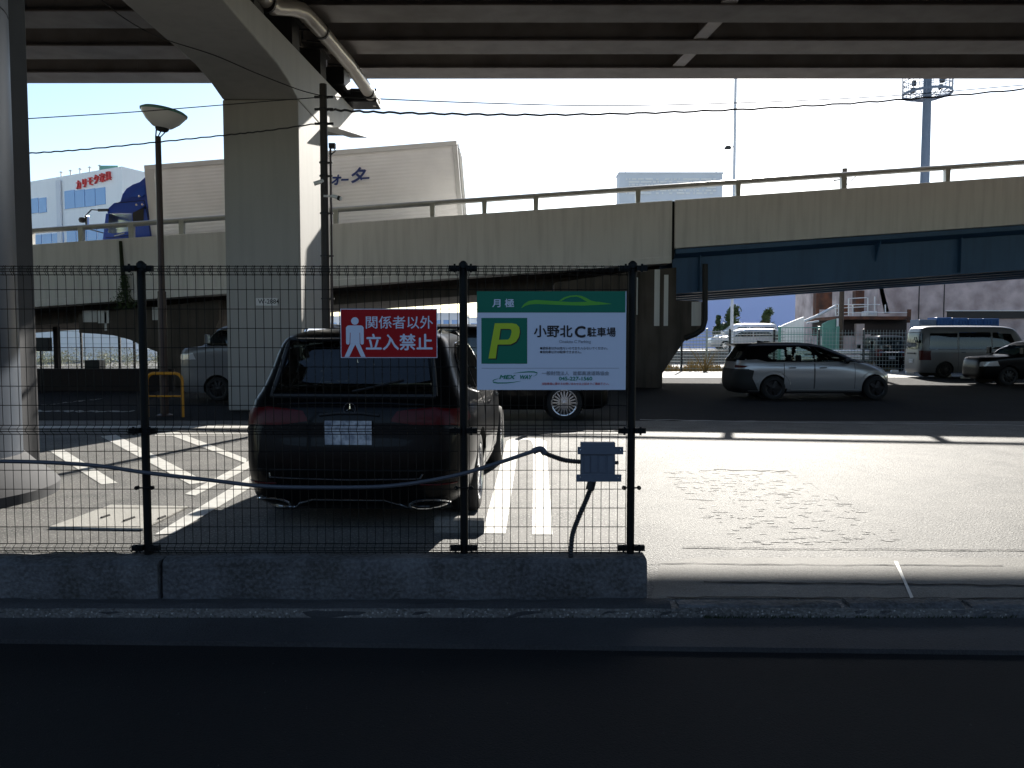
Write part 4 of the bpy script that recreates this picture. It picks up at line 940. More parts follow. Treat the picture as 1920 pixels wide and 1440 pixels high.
# embankment road with silver estate and white minivan
es = thing('passing_estate', (at(1465, 640, 56).x, 57, .86), 'silver estate car on the raised road beyond the green fence', 'car', 'cars on the raised road', rz=R(180))
es.location.x = at(1465, 640, 56).x
C7 = make_van(es, 4.9, 1.55, .88, 1.0, .92, M['greycar'], M['rim'], .8, (1.0, 3.9), .32, [[(.5,1.0),(1.9,.98),(1.9,1.36),(.9,1.36)],[(1.98,.98),(3.3,.98),(2.7,1.36),(1.98,1.38)]], [(-.6,1.0),(.6,1.0),(.55,1.33),(-.55,1.33)], gl=G_DARK, nl=32)
wm_ = thing('passing_van', (at(1462, 640, 60).x, 61, .86), 'white van behind the silver estate on the raised road', 'van', 'cars on the raised road', rz=R(180))
C8 = make_van(wm_, 4.7, 2.0, .9, .5, 1.1, M['whitecar'], M['rim'], .8, (1.0, 3.8), .32, [[(.4,1.2),(2.2,1.2),(2.2,1.7),(.4,1.7)],[(2.3,1.2),(3.6,1.2),(3.1,1.68),(2.3,1.7)]], [(-.6,1.2),(.6,1.2),(.55,1.7),(-.55,1.7)], gl=G_DARK, nl=32)
# wheel stops behind the black car
for i, (px, lb) in enumerate(((882, 'sunlit concrete wheel stop block under the right rear of the black car'),)):
    c = gp(px, 1000); mb = MB(); w_ = .3
    mb.prism([(c.y-.02, 0), (c.y+.1, 0), (c.y+.13, .12), (c.y+.04, .12), (c.y+.0, .1)], 'x', c.x-w_, at(908, 1000, c.y).x if i == 0 else c.x+w_)
    tag(mb.build('wheel_stop', M['apron'], bevel=.01), lb, 'wheel stop')
# concrete drain cover left
a = [gp(92, 992), gp(268, 995), gp(352, 953), gp(208, 950)]
dcv = thing('drain_cover', (a[0].x, a[0].y, 0), 'concrete drain cover slab with lifting slots beside the parking line', 'drain cover')
mb = MB(); mb.add([(p.x, p.y, .006) for p in a]+[(p.x, p.y, .02) for p in a], [(4,5,6,7),(0,1,5,4),(1,2,6,5),(2,3,7,6),(3,0,4,7)]); mb.build('slab', M['cover'], dcv)
mb = MB()
for (x0, y0, x1, y1) in ((190,971,205,966),(232,977,252,970),(297,973,310,968)):
    p, q = gp(x0, y0, .024), gp(x1, y1, .024); mb.tube([p, q], .012, 6)
mb.build('lifting_slot', M['dark'], dcv)
# ================================================================== STREET LAMP, UTILITY POLE, CABLES, BARRIER
LD = 16.6
b_ = at(309, 776, LD)
sl = thing('street_lamp', (b_.x, LD, 0), 'brown street lamp with a shallow bowl shaped head', 'street lamp')
zt = at(309, 256, LD).z
mb = MB(); mb.tube([(b_.x, LD, 0), (b_.x, LD, zt*.45)], .085, 16); mb.tube([(b_.x, LD, zt*.45), (b_.x, LD, zt)], [.066, .058], 16); mb.lathe([(.17, 0), (.17, .02), (.09, .05)], (b_.x, LD, 0), 16); mb.build('pole', M['brown'], sl)
hc = at(307, 213, LD); tl = Matrix.Rotation(R(8), 3, 'Y')
def tilted(prof, c, m, name, par, n=40):
    mb = MB(); mb.lathe(prof, (0, 0, 0), n); mb.v = [tuple(Vector(c)+tl@Vector(v)) for v in mb.v]; return mb.build(name, m, par)
hd = tilted([(.125, -.30), (.20, -.27), (.33, -.16), (.435, -.02), (.45, .03)], hc, M['lampglass'], 'lamp_bowl', sl)
tilted([(.455, .0), (.46, .035), (.40, .07), (.2, .10), (0, .11)], hc, M['greenfence'], 'lamp_lid', sl)
tilted([(0, -.36), (.10, -.36), (.13, -.33), (.135, -.295), (0, -.29)], hc, M['plastic'], 'collar', sl)
mb = MB()
for t in range(0, 360, 60):
    q = Vector(hc)+tl@Vector((.12*math.cos(R(t)), .12*math.sin(R(t)), -.31)); mb.tube([q, (b_.x+.05*math.cos(R(t)), LD+.05*math.sin(R(t)), zt-.01)], .011, 6)
mb.build('support_arm', M['brown'], sl)
UD = 15.4
ub = at(613, 700, UD)
up = thing('utility_pole', (ub.x, UD, 0), 'dark slim utility pole with cameras and cables beside the tall pier', 'utility pole')
ut = at(612, 158, UD).z
mb = MB(); mb.tube([(ub.x, UD, 0), (ub.x, UD, ut)], [.088, .072], 16); mb.build('pole', M['pole'], up)
mb = MB(); mb.tube([(ub.x+.13, UD-.03, 0), (ub.x+.13, UD-.03, at(620, 275, UD).z)], .02, 8); mb.build('cable_duct', M['brown'], up)
mb = MB()
for py in (182, 205, 232, 305, 330, 400, 480, 560):
    z = at(612, py, UD).z; mb.lathe([(.088, -.012), (.096, -.012), (.096, .012), (.088, .012)], (ub.x, UD, z), 14); mb.box((ub.x+.08, UD-.02, z-.015), (ub.x+.16, UD+.02, z+.015))
    if py < 240: mb.box((ub.x-.17, UD-.02, z-.02), (ub.x+.19, UD+.02, z+.02))
mb.build('pole_band', M['plastic'], up)
def camera_head(px, py, sg, m, lb):
    c = at(px, py, UD-.05); mb = MB(); mb.tube([(ub.x, UD-.08, c.z+.02), (c.x-sg*.07, c.y, c.z+.02)], .022, 8); mb.tube([(c.x-sg*.1, c.y, c.z+.03), (c.x+sg*.08, c.y-.02, c.z-.03)], .04, 10)
    o = mb.build('camera', m, up); o['label'] = lb
camera_head(597, 342, -1, M['white'], 'white camera pointing left'); camera_head(633, 370, 1, M['white'], 'white camera with a black lens hood')
mb = MB(); c = at(634, 371, UD-.07); mb.tube([(c.x, c.y, c.z), (c.x+.04, c.y-.01, c.z-.015)], .045, 10); mb.build('lens_hood', M['plastic'], up)
mb = MB(); c = at(623, 273, UD-.05); mb.box((c.x-.06, c.y-.05, c.z-.05), (c.x+.06, c.y+.05, c.z+.04)); mb.tube([(c.x, c.y, c.z), (c.x+.06, c.y, c.z-.1), (ub.x+.13, c.y, c.z-.18)], .012, 6); mb.build('floodlight', M['plastic'], up)
def wirething(name, pts, r, label, m='cable', wob=0):
    P = smooth([at(*p) for p in pts], 14)
    if wob:
        P = [p+Vector((0, 0, wob*math.sin(i*1.9))) for i, p in enumerate(P)]
    mb = MB(); mb.tube(P, r, 6); tag(mb.build(name, M[m]), label, 'cable', 'overhead cables')
wirething('overhead_cable', [(612,205,15.4),(700,210,15.8),(860,214,16.6),(1060,215,17.6),(1300,209,18.8),(1560,196,20),(1800,178,21),(2050,155,22)], .022, 'thick twisted overhead cable sagging to the right of the pole', wob=.014)
wirething('overhead_cable', [(612,181,15.4),(700,185,15.8),(900,193,16.8),(1130,198,18),(1380,193,19.2),(1650,181,20.4),(1900,161,21.4),(2080,146,22)], .011, 'thin straight overhead cable above the thick twisted one')
wirething('overhead_cable', [(606,182,15.4),(500,190,15.2),(427,196,15),(250,210,14.6),(60,222,14.2),(-60,230,14)], .009, 'thin cable running left from the pole top across the sky')
wirething('overhead_cable', [(606,230,15.4),(500,245,15.2),(427,253,15),(300,266,14.7),(160,280,14.4),(60,287,14.2),(-60,293,14)], .013, 'thicker cable running left below the thin one past the lamp head', wob=.006)
wirething('overhead_cable', [(606,180,15.4),(560,168,15.2),(480,137,14.8),(400,103,14.4),(300,70,14),(230,32,13.5),(170,-20,13)], .009, 'thin cable slanting up left across the pier cap')
BD = 16.3
bb = at(315, 778, BD)
yb = thing('barrier_hoop', (bb.x, BD, 0), 'yellow steel barrier hoop with one cross rail by the brown lamp', 'barrier')
xa, xb, zt_ = at(277, 778, BD).x, at(343, 778, BD).x, at(320, 700, BD).z
mb = MB(); mb.tube([(xa, BD, 0), (xa, BD, zt_-.15)]+[(xa+.15-.15*math.cos(R(t)), BD, zt_-.15+.15*math.sin(R(t))) for t in range(15, 91, 15)]+[(xb-.15+.15*math.sin(R(t)), BD, zt_-.15+.15*math.cos(R(t))) for t in range(0, 91, 15)]+[(xb, BD, 0)], .032, 12); mb.build('hoop', M['yellow'], yb)
mb = MB(); mb.tube([(xa, BD, zt_*.48), (xb, BD, zt_*.48)], .018, 8); mb.build('cross_rail', M['yellow'], yb)
# ================================================================== TRUCK ON THE RAMP
TD = 28.0; ta = math.atan(.078)
tb = at(872, 263, TD); BH = 3.8
base = Vector((tb.x, TD, tb.z-BH))
al = Vector((-math.cos(ta), 0, -math.sin(ta))); upv = Vector((-math.sin(ta), 0, math.cos(ta)))
def T(u, y, h): return base+al*u+upv*h+Vector((0, y, 0))
def tbox(mb, u0, u1, y0, y1, h0, h1):
    vs = [T(u, y, h) for h in (h0, h1) for (u, y) in ((u0, y0), (u1, y0), (u1, y1), (u0, y1))]
    mb.add(vs, [(0,3,2,1),(4,5,6,7),(0,1,5,4),(1,2,6,5),(2,3,7,6),(3,0,4,7)]); return mb
truck = thing('box_truck', base, 'blue cab truck with a long ribbed white box driving down the ramp', 'truck')
BL = (at(872, 263, TD).x-at(286, 316, TD).x)/math.cos(ta)
m = M['truckbox']; t = m.node_tree; N = t.nodes; L = t.links; b = N['Principled BSDF']
tc = N.new('ShaderNodeTexCoord'); mp = N.new('ShaderNodeMapping'); mp.inputs['Rotation'].default_value = (0, ta, 0); wv_ = N.new('ShaderNodeTexWave'); wv_.bands_direction = 'Z'; wv_.inputs['Scale'].default_value = 2.6
L.new(tc.outputs['Object'], mp.inputs[0]); L.new(mp.outputs[0], wv_.inputs[0]); bp = N.new('ShaderNodeBump'); bp.inputs['Distance'].default_value = .03; bp.inputs['Strength'].default_value = .18; L.new(wv_.outputs['Fac'], bp.inputs['Height']); L.new(bp.outputs[0], b.inputs['Normal'])
bxm = tbox(MB(), .02, BL-.02, .02, 2.38, 1.0, BH-.02).build('cargo_box', m, truck)
mb = MB(); tbox(mb, 0, BL, -.01, 2.4, BH-.16, BH); tbox(mb, 0, .16, -.015, 2.4, .95, BH-.165); tbox(mb, BL-.3, BL, -.015, 2.4, .95, BH-.165); tbox(mb, .165, BL-.305, -.012, .0, .9, 1.12); mb.build('edge_trim', M['boxtrim'], truck)
mb = MB(); tbox(mb, 2.0, BL-1, .0, .03, .30, .85); mb.build('side_skirt', M['boxtrim'], truck)
mb = MB()
for y in (.25, .9, 1.5, 2.1): tbox(mb, -.05, -.005, y, y+.05, 1.0, BH-.05)
mb.build('rear_door_bar', M['galv'], truck)
mb = MB(); tbox(mb, .1, BL+2.4, .6, 1.8, .6, .88); mb.build('chassis', M['plastic'], truck)
for u, lb in ((3.7, 0), (4.5, 0), (BL+1.3, 0)):
    mb = MB(); c = T(u, .15, .45); mb.lathe([(.2, -.12), (.42, -.12), (.46, -.08), (.46, .08), (.42, .12), (.2, .12), (0, .1)], c, 24, 'y'); mb.build('wheel', M['rubber'], truck)
    mb = MB(); c = T(u, 2.25, .45); mb.lathe([(.2, -.12), (.42, -.12), (.46, -.08), (.46, .08), (.42, .12), (.2, .12), (0, .1)], c, 24, 'y'); mb.build('wheel', M['rubber'], truck)
Zp = lambda x, y: (120+x/6, 290+y/6)
def cabprism(polys, y0, y1, m, name, parent=truck, bevel=.0):
    mb = MB()
    for P in polys: mb.prism([(at(*Zp(*p), TD).x, at(*Zp(*p), TD).z) for p in P], 'y', y0, y1)
    return mb.build(name, m, parent, bevel=bevel)
CY0, CY1 = TD-.05, TD+2.25
cab = cabprism([[(440,1000),(455,870),(500,880),(560,890),(770,860),(775,780),(900,700),(930,560),(992,930),(1000,1000)],
          ], CY0, CY1, M['bluetruck'], 'cab')
cabprism([[(455,869),(480,665),(512,665),(500,879)], [(500,664),(495,625),(512,602),(572,546),(905,515),(940,518),(952,600),(770,664)], [(771,664),(935,570),(905,690),(778,775)]], CY0, CY1, M['bluetruck'], 'cab_roof_frame')
cabprism([[(785,655),(905,600),(905,760),(785,775)]], CY0-.012, CY0-.002, M['plastic'], 'side_panel')
cabprism([[(575,540),(620,520),(645,440),(690,375),(760,330),(840,300),(945,205),(958,480),(940,510)]], CY0+.12, CY1-.12, M['bluetruck'], 'roof_deflector', bevel=.04)
cabprism([[(705,480),(800,400),(895,335),(905,440),(880,470)]], CY0+.10, CY0+.118, mat('truck_panel', (.03,.09,.42), .22, coat=.9), 'deflector_panel')
mb = MB()
for L_ in ([(775,668),(782,790),(770,900),(560,930),(470,930)], [(905,520),(935,660),(960,800),(975,930)], [(580,545),(760,528),(905,515)]):
    mb.tube([at(*Zp(*p), CY0-.004) for p in L_], .012, 4)
mb.build('door_gap', M['dark'], truck)
mb = MB(); mb.prism([(at(*Zp(*p), TD).x, at(*Zp(*p), TD).z) for p in [(570,912),(690,880),(692,892),(572,925)]], 'y', CY0-.012, CY0-.003); mb.build('door_lettering_strip', M['chrome'], truck)
for p in ((815,565),(880,562),(845,470)):
    mb = MB(); c = at(*Zp(*p), CY0-.01); mb.lathe([(0,-.02),(.04,-.01),(.05,.02)], c, 10, 'y'); mb.build('marker_lamp', M['chrome'], truck)
mb = MB(); mb.prism([(at(*Zp(*p), TD).x, at(*Zp(*p), TD).z) for p in [(512,668),(768,668),(775,780),(768,858),(560,888),(503,878)]], 'y', CY0+.02, CY0+.03); mb.build('side_window', G_CLEAR, truck)
mb = MB(); mb.prism([(at(*Zp(*p), TD).x, at(*Zp(*p), TD).z) for p in [(600,668),(750,668),(760,740),(690,745),(640,700)]], 'y', TD+1.2, TD+1.3); mb.build('sun_visor', M['interior'], truck)
mb = MB(); mb.prism([(at(*Zp(*p), TD).x, at(*Zp(*p), TD).z) for p in [(960,250),(985,250),(1045,920),(1000,920)]], 'y', CY0+.5, CY1-.3); mb.build('air_duct', M['plastic'], truck)
def zt3(x, y, D=TD-.2): return at(*Zp(x, y), D)
mb = MB(); mb.tube([zt3(500,620), zt3(390,625), zt3(310,618), zt3(240,690), zt3(248,830), zt3(440,880)], .022, 6); mb.tube([zt3(500,622), zt3(385,626)], .05, 6); mb.build('mirror_arm', M['plastic'], truck)
mb = MB(); a, b2 = zt3(250,685), zt3(271,835); mb.box((a.x, TD-.25, b2.z), (b2.x, TD-.1, a.z)); mb.build('mirror', M['chrome'], truck, bevel=.02)
mb = MB(); c = zt3(205,735); mb.lathe([(0,-.1),(.09,-.08),(.12,0),(.09,.08),(0,.1)], c, 12); mb.build('round_mirror', M['plastic'], truck)
# lettering
mb = MB()
def zq(x, y): return (480+x/4, 130+y/4)
def tletter(polys):
    for P in polys:
        mb.prism([(at(*zq(*p), TD-.03).x, at(*zq(*p), TD-.03).z) for p in P], 'y', TD-.036, TD-.03)
tletter([[(640,822),(696,820),(694,834),(637,836)], [(795,811),(852,808),(849,821),(791,824)]])
mb.build('lettering', M['bluetext'], truck)
fit('ォ', 621, 640.5, 344.5, 27, M['bluetext'], truck, TD-.036, off=.03, shear=.2)
fit('タ', 658, 687, 341, 33, M['bluetext'], truck, TD-.036, off=.035, shear=.3)
# ================================================================== BUILDINGS
KC = at(228, 312, 60); Zk = KC.z
def atz(px, py, z):
    d = ray(px, py); t = (z-EYE)/d.z; return Vector((d.x*t, d.y*t, z))
KL = atz(60, 340, Zk); KR = atz(290, 327, Zk)
dL = (KL-KC).normalized(); dR = (KR-KC).normalized()
kb = thing('furniture_building', (KC.x, KC.y, 0), 'white building with red rooftop lettering and blue windows beyond the ramp', 'building')
Lf = KC+dL*34; Rf = KC+dR*16; Bk = Lf+dR*16
mb = MB(); mb.prism([(KC.x, KC.y), (Rf.x, Rf.y), (Bk.x, Bk.y), (Lf.x, Lf.y)], 'z', 0, Zk); mb.build('wall', M['bld'], kb)
mb = MB(); n1 = Vector((dL.y, -dL.x, 0)); n1 = n1 if n1.y < 0 else -n1
def Sx(px):   # distance along left facade at pixel column
    d = ray(px, 400); A = np.array([[d.x, -dL.x], [d.y, -dL.y]]); s = np.linalg.solve(A, np.array([KC.x, KC.y])); return float(s[1]), float(s[0])
def fac(px, py, out=.0):
    s, t = Sx(px); P = KC+dL*s+n1*out; d = ray(px, py); return Vector((P.x, P.y, EYE+d.z*(P.y/d.y)))
def fpanel(px0, px1, py0, py1, out, m, name, par, rows=None):
    s0, _ = Sx(px0); s1, _ = Sx(px1); zt_ = fac(px1, py0).z; zb_ = fac(px1, py1).z; mb = MB()
    a = KC+dL*s0; b = KC+dL*s1
    P = [a+n1*(out-.12), b+n1*(out-.12), b+n1*out, a+n1*out]; mb.prism([(p.x, p.y) for p in P], 'z', zb_, zt_); return mb.build(name, m, par)
for (a, b, c, d_) in ((60,73,371,399),(75,88,370,398),(123,142,356,390),(143,160.5,355,388),(162,180,353,386),(181.5,199,351,383),(60,77,440,470),(79,96,438,468),(98,118,436,466),(125,142,430,470),(144,162,429,469),(164,181,427,467),(183,200,426,466),(202,220,425,465)):
    fr_ = fpanel(a, b, c, d_, .0+.06, M['bldwin'], 'window', kb)
fpanel(110.5, 118, 338, 470, .2, M['bldgrey'], 'downpipe', kb)
sa, _ = Sx(147); sb_, _ = Sx(214)
p0 = KC+dL*sa+n1*.12; ang = math.atan2(-dL.y, -dL.x)
zl = fac(180, 350).z; hh = fac(180, 325).z-zl
for i, ch in enumerate('カリモク家具'):
    s_ = sa+(sb_-sa)*i/6; p = KC+dL*s_+n1*.12
    wd_ = abs(sb_-sa)/6*.92
    hz_ = hh*(1.2 if i < 4 else 1.1)*.66; text(ch, p.x, p.y, zl+.07*hh*i, hz_, M['redtext'], kb, rz=ang, sx=wd_/hz_*.98, off=0, depth=.08)
mb = MB()
for i in range(5): c = KC+dL*(3.5+1.25*i)+Vector((.3, .5, 0)); mb.tube([(c.x, c.y, Zk), (c.x, c.y, Zk+.5)], .06, 6); mb.lathe([(0, .45), (.18, .5), (0, .62)], (c.x, c.y, Zk), 8)
mb.build('roof_vent', M['galv'], kb)
mb = MB(); c = KC+dL*2+Vector((.3, .8, 0)); mb.box((c.x-1.1, c.y, Zk), (c.x+.3, c.y+1, Zk+.45)); mb.build('roof_unit', M['greenfence'], kb)
def windows_grid(B, x0, x1, y, z0, z1, nx, nz, m, fr=.65):
    for i in range(nx):
        for j in range(nz):
            cx = x0+(x1-x0)*(i+.5)/nx; cz = z0+(z1-z0)*(j+.5)/nz; hw = (x1-x0)/nx*fr/2; hh_ = (z1-z0)/nz*.22
            mb = MB(); mb.box((cx-hw, y-.06, cz-hh_), (cx+hw, y+.02, cz+hh_)); mb.build('window', m, B)
def simple_building(px0, px1, py, D, depth, m, label, cat='building', nx=0, nz=0, wm='bldwin', name='distant_building', group=None):
    a = at(px0, py, D); b = at(px1, py, D); B = thing(name, ((a.x+b.x)/2, D, 0), label, cat, group)
    mb = MB(); mb.box((a.x, D, 0), (b.x, D+depth, a.z)); mb.build('wall', M[m], B)
    mb = MB(); mb.box((a.x-.1, D-.1, a.z+.002), (b.x+.1, D+depth+.1, a.z+.25)); mb.build('roof_edge', M['bldgrey'], B)
    if nx: windows_grid(B, a.x+.5, b.x-.5, D, 0, a.z, nx, nz, M[wm])
    return B
cb = simple_building(1161, 1355, 326, 120, 3, 'bldgrey', 'pale flat topped tower block rising behind the handrail, with a louvred top', nx=0, name='tower_block')
a, b = at(1161, 326, 120), at(1355, 326, 120)
mb = MB()
for i in range(60):
    for j in range(6):
        if rnd.random() < .62:
            x = a.x+1+(b.x-a.x-2)*i/60; z = a.z-3.0+j*.42; mb.box((x, 119.9, z), (x+.22, 119.97, z+.25))
o = mb.build('louvre', M['white'], cb); o['kind'] = 'stuff'
mb = MB(); mb.tube([(at(1173, 330, 121).x, 121, a.z), (at(1173, 265, 121).x, 121, at(1173, 265, 121).z)], .06, 5); mb.build('antenna', M['bldgrey'], cb)
mb = MB(); mb.tube([(at(1343, 330, 121).x, 121, a.z), (at(1343, 275, 121).x, 121, at(1343, 275, 121).z)], .06, 5); mb.build('antenna', M['bldgrey'], cb)
simple_building(1280, 1566, 540, 110, 15, 'bldblue', 'long blue building behind the two dark trees', name='blue_building')
wb = simple_building(1649, 2500, 460, 48, 14, 'pinkwall', 'large pale wall building behind the work van at the right', name='warehouse')
wb.children[0].data.materials[0] = mat('warehouse_wall', (.92,.88,.9), .8, var=.2, vs=.4, vcol=(.8,.75,.78), streak=.08)
mb = MB(); xw0, xw1 = at(1775, 600, 48).x, at(2100, 600, 48).x; mb.box((xw0, 47.93, at(1800, 597, 48).z), (xw1, 47.99, at(1800, 584, 48).z)); mb.build('window', M['plastic'], wb)
mb = MB(); mb.box((xw0-.1, 47.85, at(1800, 583.5, 48).z), (xw1, 47.99, at(1800, 582, 48).z)); mb.build('canopy', M['white'], wb)
for px in (1721, 1768):
    mb = MB(); x = at(px, 600, 48).x; mb.box((x, 47.97, 0), (x+.05, 47.995, 8)); mb.build('wall_joint', M['plastic'], wb)
# far low town beyond the ramp, left and middle
sp = [(-400,-120,628,95,'bldgrey'),(-110,10,610,105,'bld'),(14,60,622,120,'pinkwall'),(120,176,634,150,'bldgrey'),(182,236,628,170,'bld'),(240,330,636,140,'pinkwall'),(430,560,620,130,'bld'),(600,700,596,110,'bldgrey'),(705,800,604,125,'bld'),(805,868,590,100,'bldgrey'),(872,960,598,115,'bld'),(965,1180,610,130,'bldgrey')]
lb = ['pale grey far building at the left end of the low town','white far building left of the reddish one','small reddish far building beyond the steel pier','grey far building left of the small white one, under the ramp','small white far building seen under the low ramp','reddish low far building near the arched pier','white far building behind the tall pier','tall pale grey far building right of the utility pole','white far building above the black car roof','grey far building seen between the two fence signs','white far building behind the parking sign','long grey far building behind the hammerhead pier']
for i, (p0_, p1_, py, D, m_) in enumerate(sp): simple_building(p0_, p1_, py, D, 12, m_, lb[i], nx=3, nz=2, group='low buildings far beyond the ramp')
# ---- trees
def leafcloud(mb, c, rad, n, size, r_):
    for i in range(n):
        d = Vector((r_.gauss(0, 1), r_.gauss(0, 1), r_.gauss(0, 1))).normalized()*rad*(r_.random()**.45)
        p = c+d; q = [Vector((r_.uniform(-1, 1), r_.uniform(-1, 1), r_.uniform(-1, 1)))*size for _ in range(3)]
        mb.add([p+q[0], p+q[1], p+q[2]], [(0,1,2)])
def tree(px, pyt, D, wpx, label, sd, z0=0.):
    r_ = random.Random(sd); c = at(px, pyt, D); H = c.z-z0; w_ = wpx/FPX*D/2
    T_ = thing('tree', (c.x, D, z0), label, 'tree', 'trees in front of the blue building')
    mb = MB(); mb.tube([(c.x, D, z0), (c.x+.05, D, z0+H*.4), (c.x, D, z0+H*.75)], [.16, .11, .05], 8)
    for k in range(7):
        a = r_.random()*6.28; h = H*r_.uniform(.35, .6); mb.tube([(c.x, D, z0+h), (c.x+math.cos(a)*w_*.7, D+math.sin(a)*w_*.7, z0+h+H*.22)], [.06, .02], 6)
    mb.build('trunk', M['bark'], T_)
    mb = MB()
    for k in range(16):
        a = r_.random()*6.28; rr = w_*r_.uniform(.1, .75); h = z0+H*r_.uniform(.45, .93); s_ = 1.15-(h-z0)/H*.5
        leafcloud(mb, Vector((c.x+math.cos(a)*rr*s_, D+math.sin(a)*rr*s_, h)), w_*r_.uniform(.25, .42), 260, .11*D/60, r_)
    mb.build('crown', M['leaf'], T_, fix=False)
tree(1372, 573, 72, 50, 'dark leafy tree with a small companion clump, left of the pair above the cars', 3)
tree(1346, 590, 73, 24, 'small dark tree leaning against the larger left tree', 4)
tree(1437, 578, 72, 42, 'dark leafy tree on the right of the pair above the white van roof', 5)
# ---- raised road and rails
mb = MB(); mb.box((at(1190, 640, 54).x, 54, .001), (at(1640, 640, 54).x, 68, .86)); o = mb.build('raised_road', M['apron']); o['kind'] = 'structure'
def post_fence(name, label, px0, px1, D, ztop, zr_list, postpx, pm, wm_, pr=.03, wr=.014, mesh=False):
    F = thing(name, (at(px0, 660, D).x, D, 0), label, 'fence')
    for px in postpx:
        x = at(px, 660, D).x; mb = MB(); mb.box((x-pr, D-pr, 0), (x+pr, D+pr, ztop)); mb.lathe([(pr*1.3, 0), (pr*1.3, .04), (0, .06)], (x, D, ztop), 8); mb.build('post', M[pm], F)
    mb = MB(); xa, xb = at(px0, 660, D).x, at(px1, 660, D).x
    for z in zr_list: mb.tube([(xa, D-.04, z), (xb, D-.04, z)], wr, 4)
    if mesh:
        x = xa
        while x < xb: mb.tube([(x, D-.045, .05), (x, D-.045, ztop)], .008, 4); x += .16
    mb.build('wire_panel' if mesh else 'rail', M[wm_], F, fix=False)
    return F
post_fence('wire_fence', 'line of black fence posts with thin wires behind the silver hatchback', 1240, 1700, 40, 2.1, [.15+.2*i for i in range(10)], (1278, 1368, 1451, 1535, 1619), 'plastic', 'mesh', .045, .010, mesh=True)
post_fence('guard_fence', 'pale fence of many horizontal rails below the raised road', 1200, 1470, 45, 2.2, [.2+.17*i for i in range(12)], (1225, 1325, 1461), 'mesh', 'galv', .05, .022)
post_fence('green_fence', 'tall green mesh fence between the vehicles and the rusty platform', 1455, 1572, 44, 2.3, [.1, .7, 1.3, 1.9, 2.28], (1461, 1535, 1570), 'greenfence', 'greenfence', .07, .02, mesh=True)
gr = thing('guard_rail', (at(1600, 665, 41).x, 41.5, 0), 'white two-beam guard rail below the rusty platform', 'guard rail')
for z0_, z1_ in ((.55, .78), (.86, 1.08)):
    mb = MB(); mb.prism([(41.4, z0_), (41.33, z0_+.05), (41.38, (z0_+z1_)/2), (41.33, z1_-.05), (41.4, z1_)], 'x', at(1475, 665, 41).x, at(1662, 665, 41).x); mb.build('beam', M['white'], gr)
for px in (1500, 1545, 1590, 1643): mb = MB(); x = at(px, 665, 41).x; mb.tube([(x, 41.5, 0), (x, 41.5, 1.1)], .06, 8); mb.build('post', M['galv'], gr)
# ---- grey panels and rusty platform
def P3(px, py, D): return at(px, py, D)
hp = thing('concrete_panel', (at(1485, 640, 47).x, 47, 0), 'grey concrete panel wall with a sloping top beside the green fence', 'wall')
mb = MB(); mb.prism([(at(px, py, 47).x, at(px, py, 47).z) for px, py in ((1466,690),(1508,690),(1508,594),(1500,597),(1470,609),(1466,612))], 'y', 47, 47.3); mb.build('panel', M['concrete'], hp)
st = thing('rusty_platform', (at(1640, 640, 46).x, 47, 0), 'rusty steel platform on dark walls with white railings, left of the work van', 'platform')
D0 = 46
def pb(px0, py0, px1, py1, y0, y1, m, name):
    a = at(px0, py0, y0); b = at(px1, py1, y0); mb = MB(); mb.box((a.x, y0, max(0, b.z)), (b.x, y1, a.z)); return mb.build(name, M[m], st)
pb(1572, 593, 1706, 599, D0, D0+5, 'rust', 'platform_deck')
pb(1574, 599.5, 1640, 629, D0+.6, D0+4.8, 'darkwall', 'dark_wall'); pb(1640.5, 599.5, 1698, 690, D0+.7, D0+4.8, 'darkwall', 'dark_wall')
pb(1571, 629.5, 1604, 690, D0+.5, D0+.9, 'pinkwall', 'low_wall'); pb(1606, 607, 1619, 690, D0+.3, D0+.6, 'pinkwall', 'pillar'); pb(1604.2, 655, 1640, 690, D0+.62, D0+.9, 'darkwall', 'low_wall'); pb(1620, 627, 1631, 690, D0+.35, D0+.6, 'pinkwall', 'pillar')
pb(1571, 597, 1573.5, 690, D0-.1, D0+.1, 'white', 'corner_post'); pb(1704, 580, 1708, 605, D0-.1, D0+.1, 'rust', 'corner_post')
mb = MB(); mb.prism([(at(px, py, D0).x, at(px, py, D0).z) for px, py in ((1545,690),(1570,690),(1570,598),(1557,601),(1545,607))], 'y', D0+.2, D0+.35); mb.build('green_sheet', M['greenfence'], st)
mb = MB(); 
for (x0, y0, x1, y1) in ((1565,571,1650,571),(1570,586,1702,586),(1565,578,1625,575),(1590,560,1625,558)): mb.tube([at(x0, y0, D0+.1), at(x1, y1, D0+.1)], .03, 6)
for px, y0, y1 in ((1567,571,592),(1572,571,592),(1591,560,592),(1599,571,592),(1627,558,592),(1640,556,586),(1660,571,586),(1702,584,592)): mb.tube([at(px, y0, D0+.1), at(px, y1, D0+.1)], .035, 6)
mb.build('railing', M['white'], st)
mb = MB(); mb.prism([(at(px, py, D0+2).x, at(px, py, D0+2).z) for px, py in ((1640,500),(1646,500),(1668,588),(1658,588))], 'y', D0+2, D0+2.3); mb.build('brace', M['rust'], st)
for (px0, py0, px1, py1) in ((1531,540,1536,592),(1537,540,1560,580),(1575,571,1590,590),(1605,545,1620,586),(1645,576,1655,592)): mb = MB(); a = at(px0, py0, D0+2.5); b = at(px1, py1, D0+2.5); mb.box((a.x, D0+2.5, b.z), (b.x, D0+3.0, a.z)); mb.build('machinery', M['rust'], st)
mb = MB(); mb.tube([at(1508, 602, D0-.2), at(1530, 593, D0-.2), at(1566, 574, D0-.2)], .08, 6); mb.tube([at(1512, 606, D0-.2), at(1535, 602, D0-.2)], .06, 6); mb.build('chute', M['bldgrey'], st)
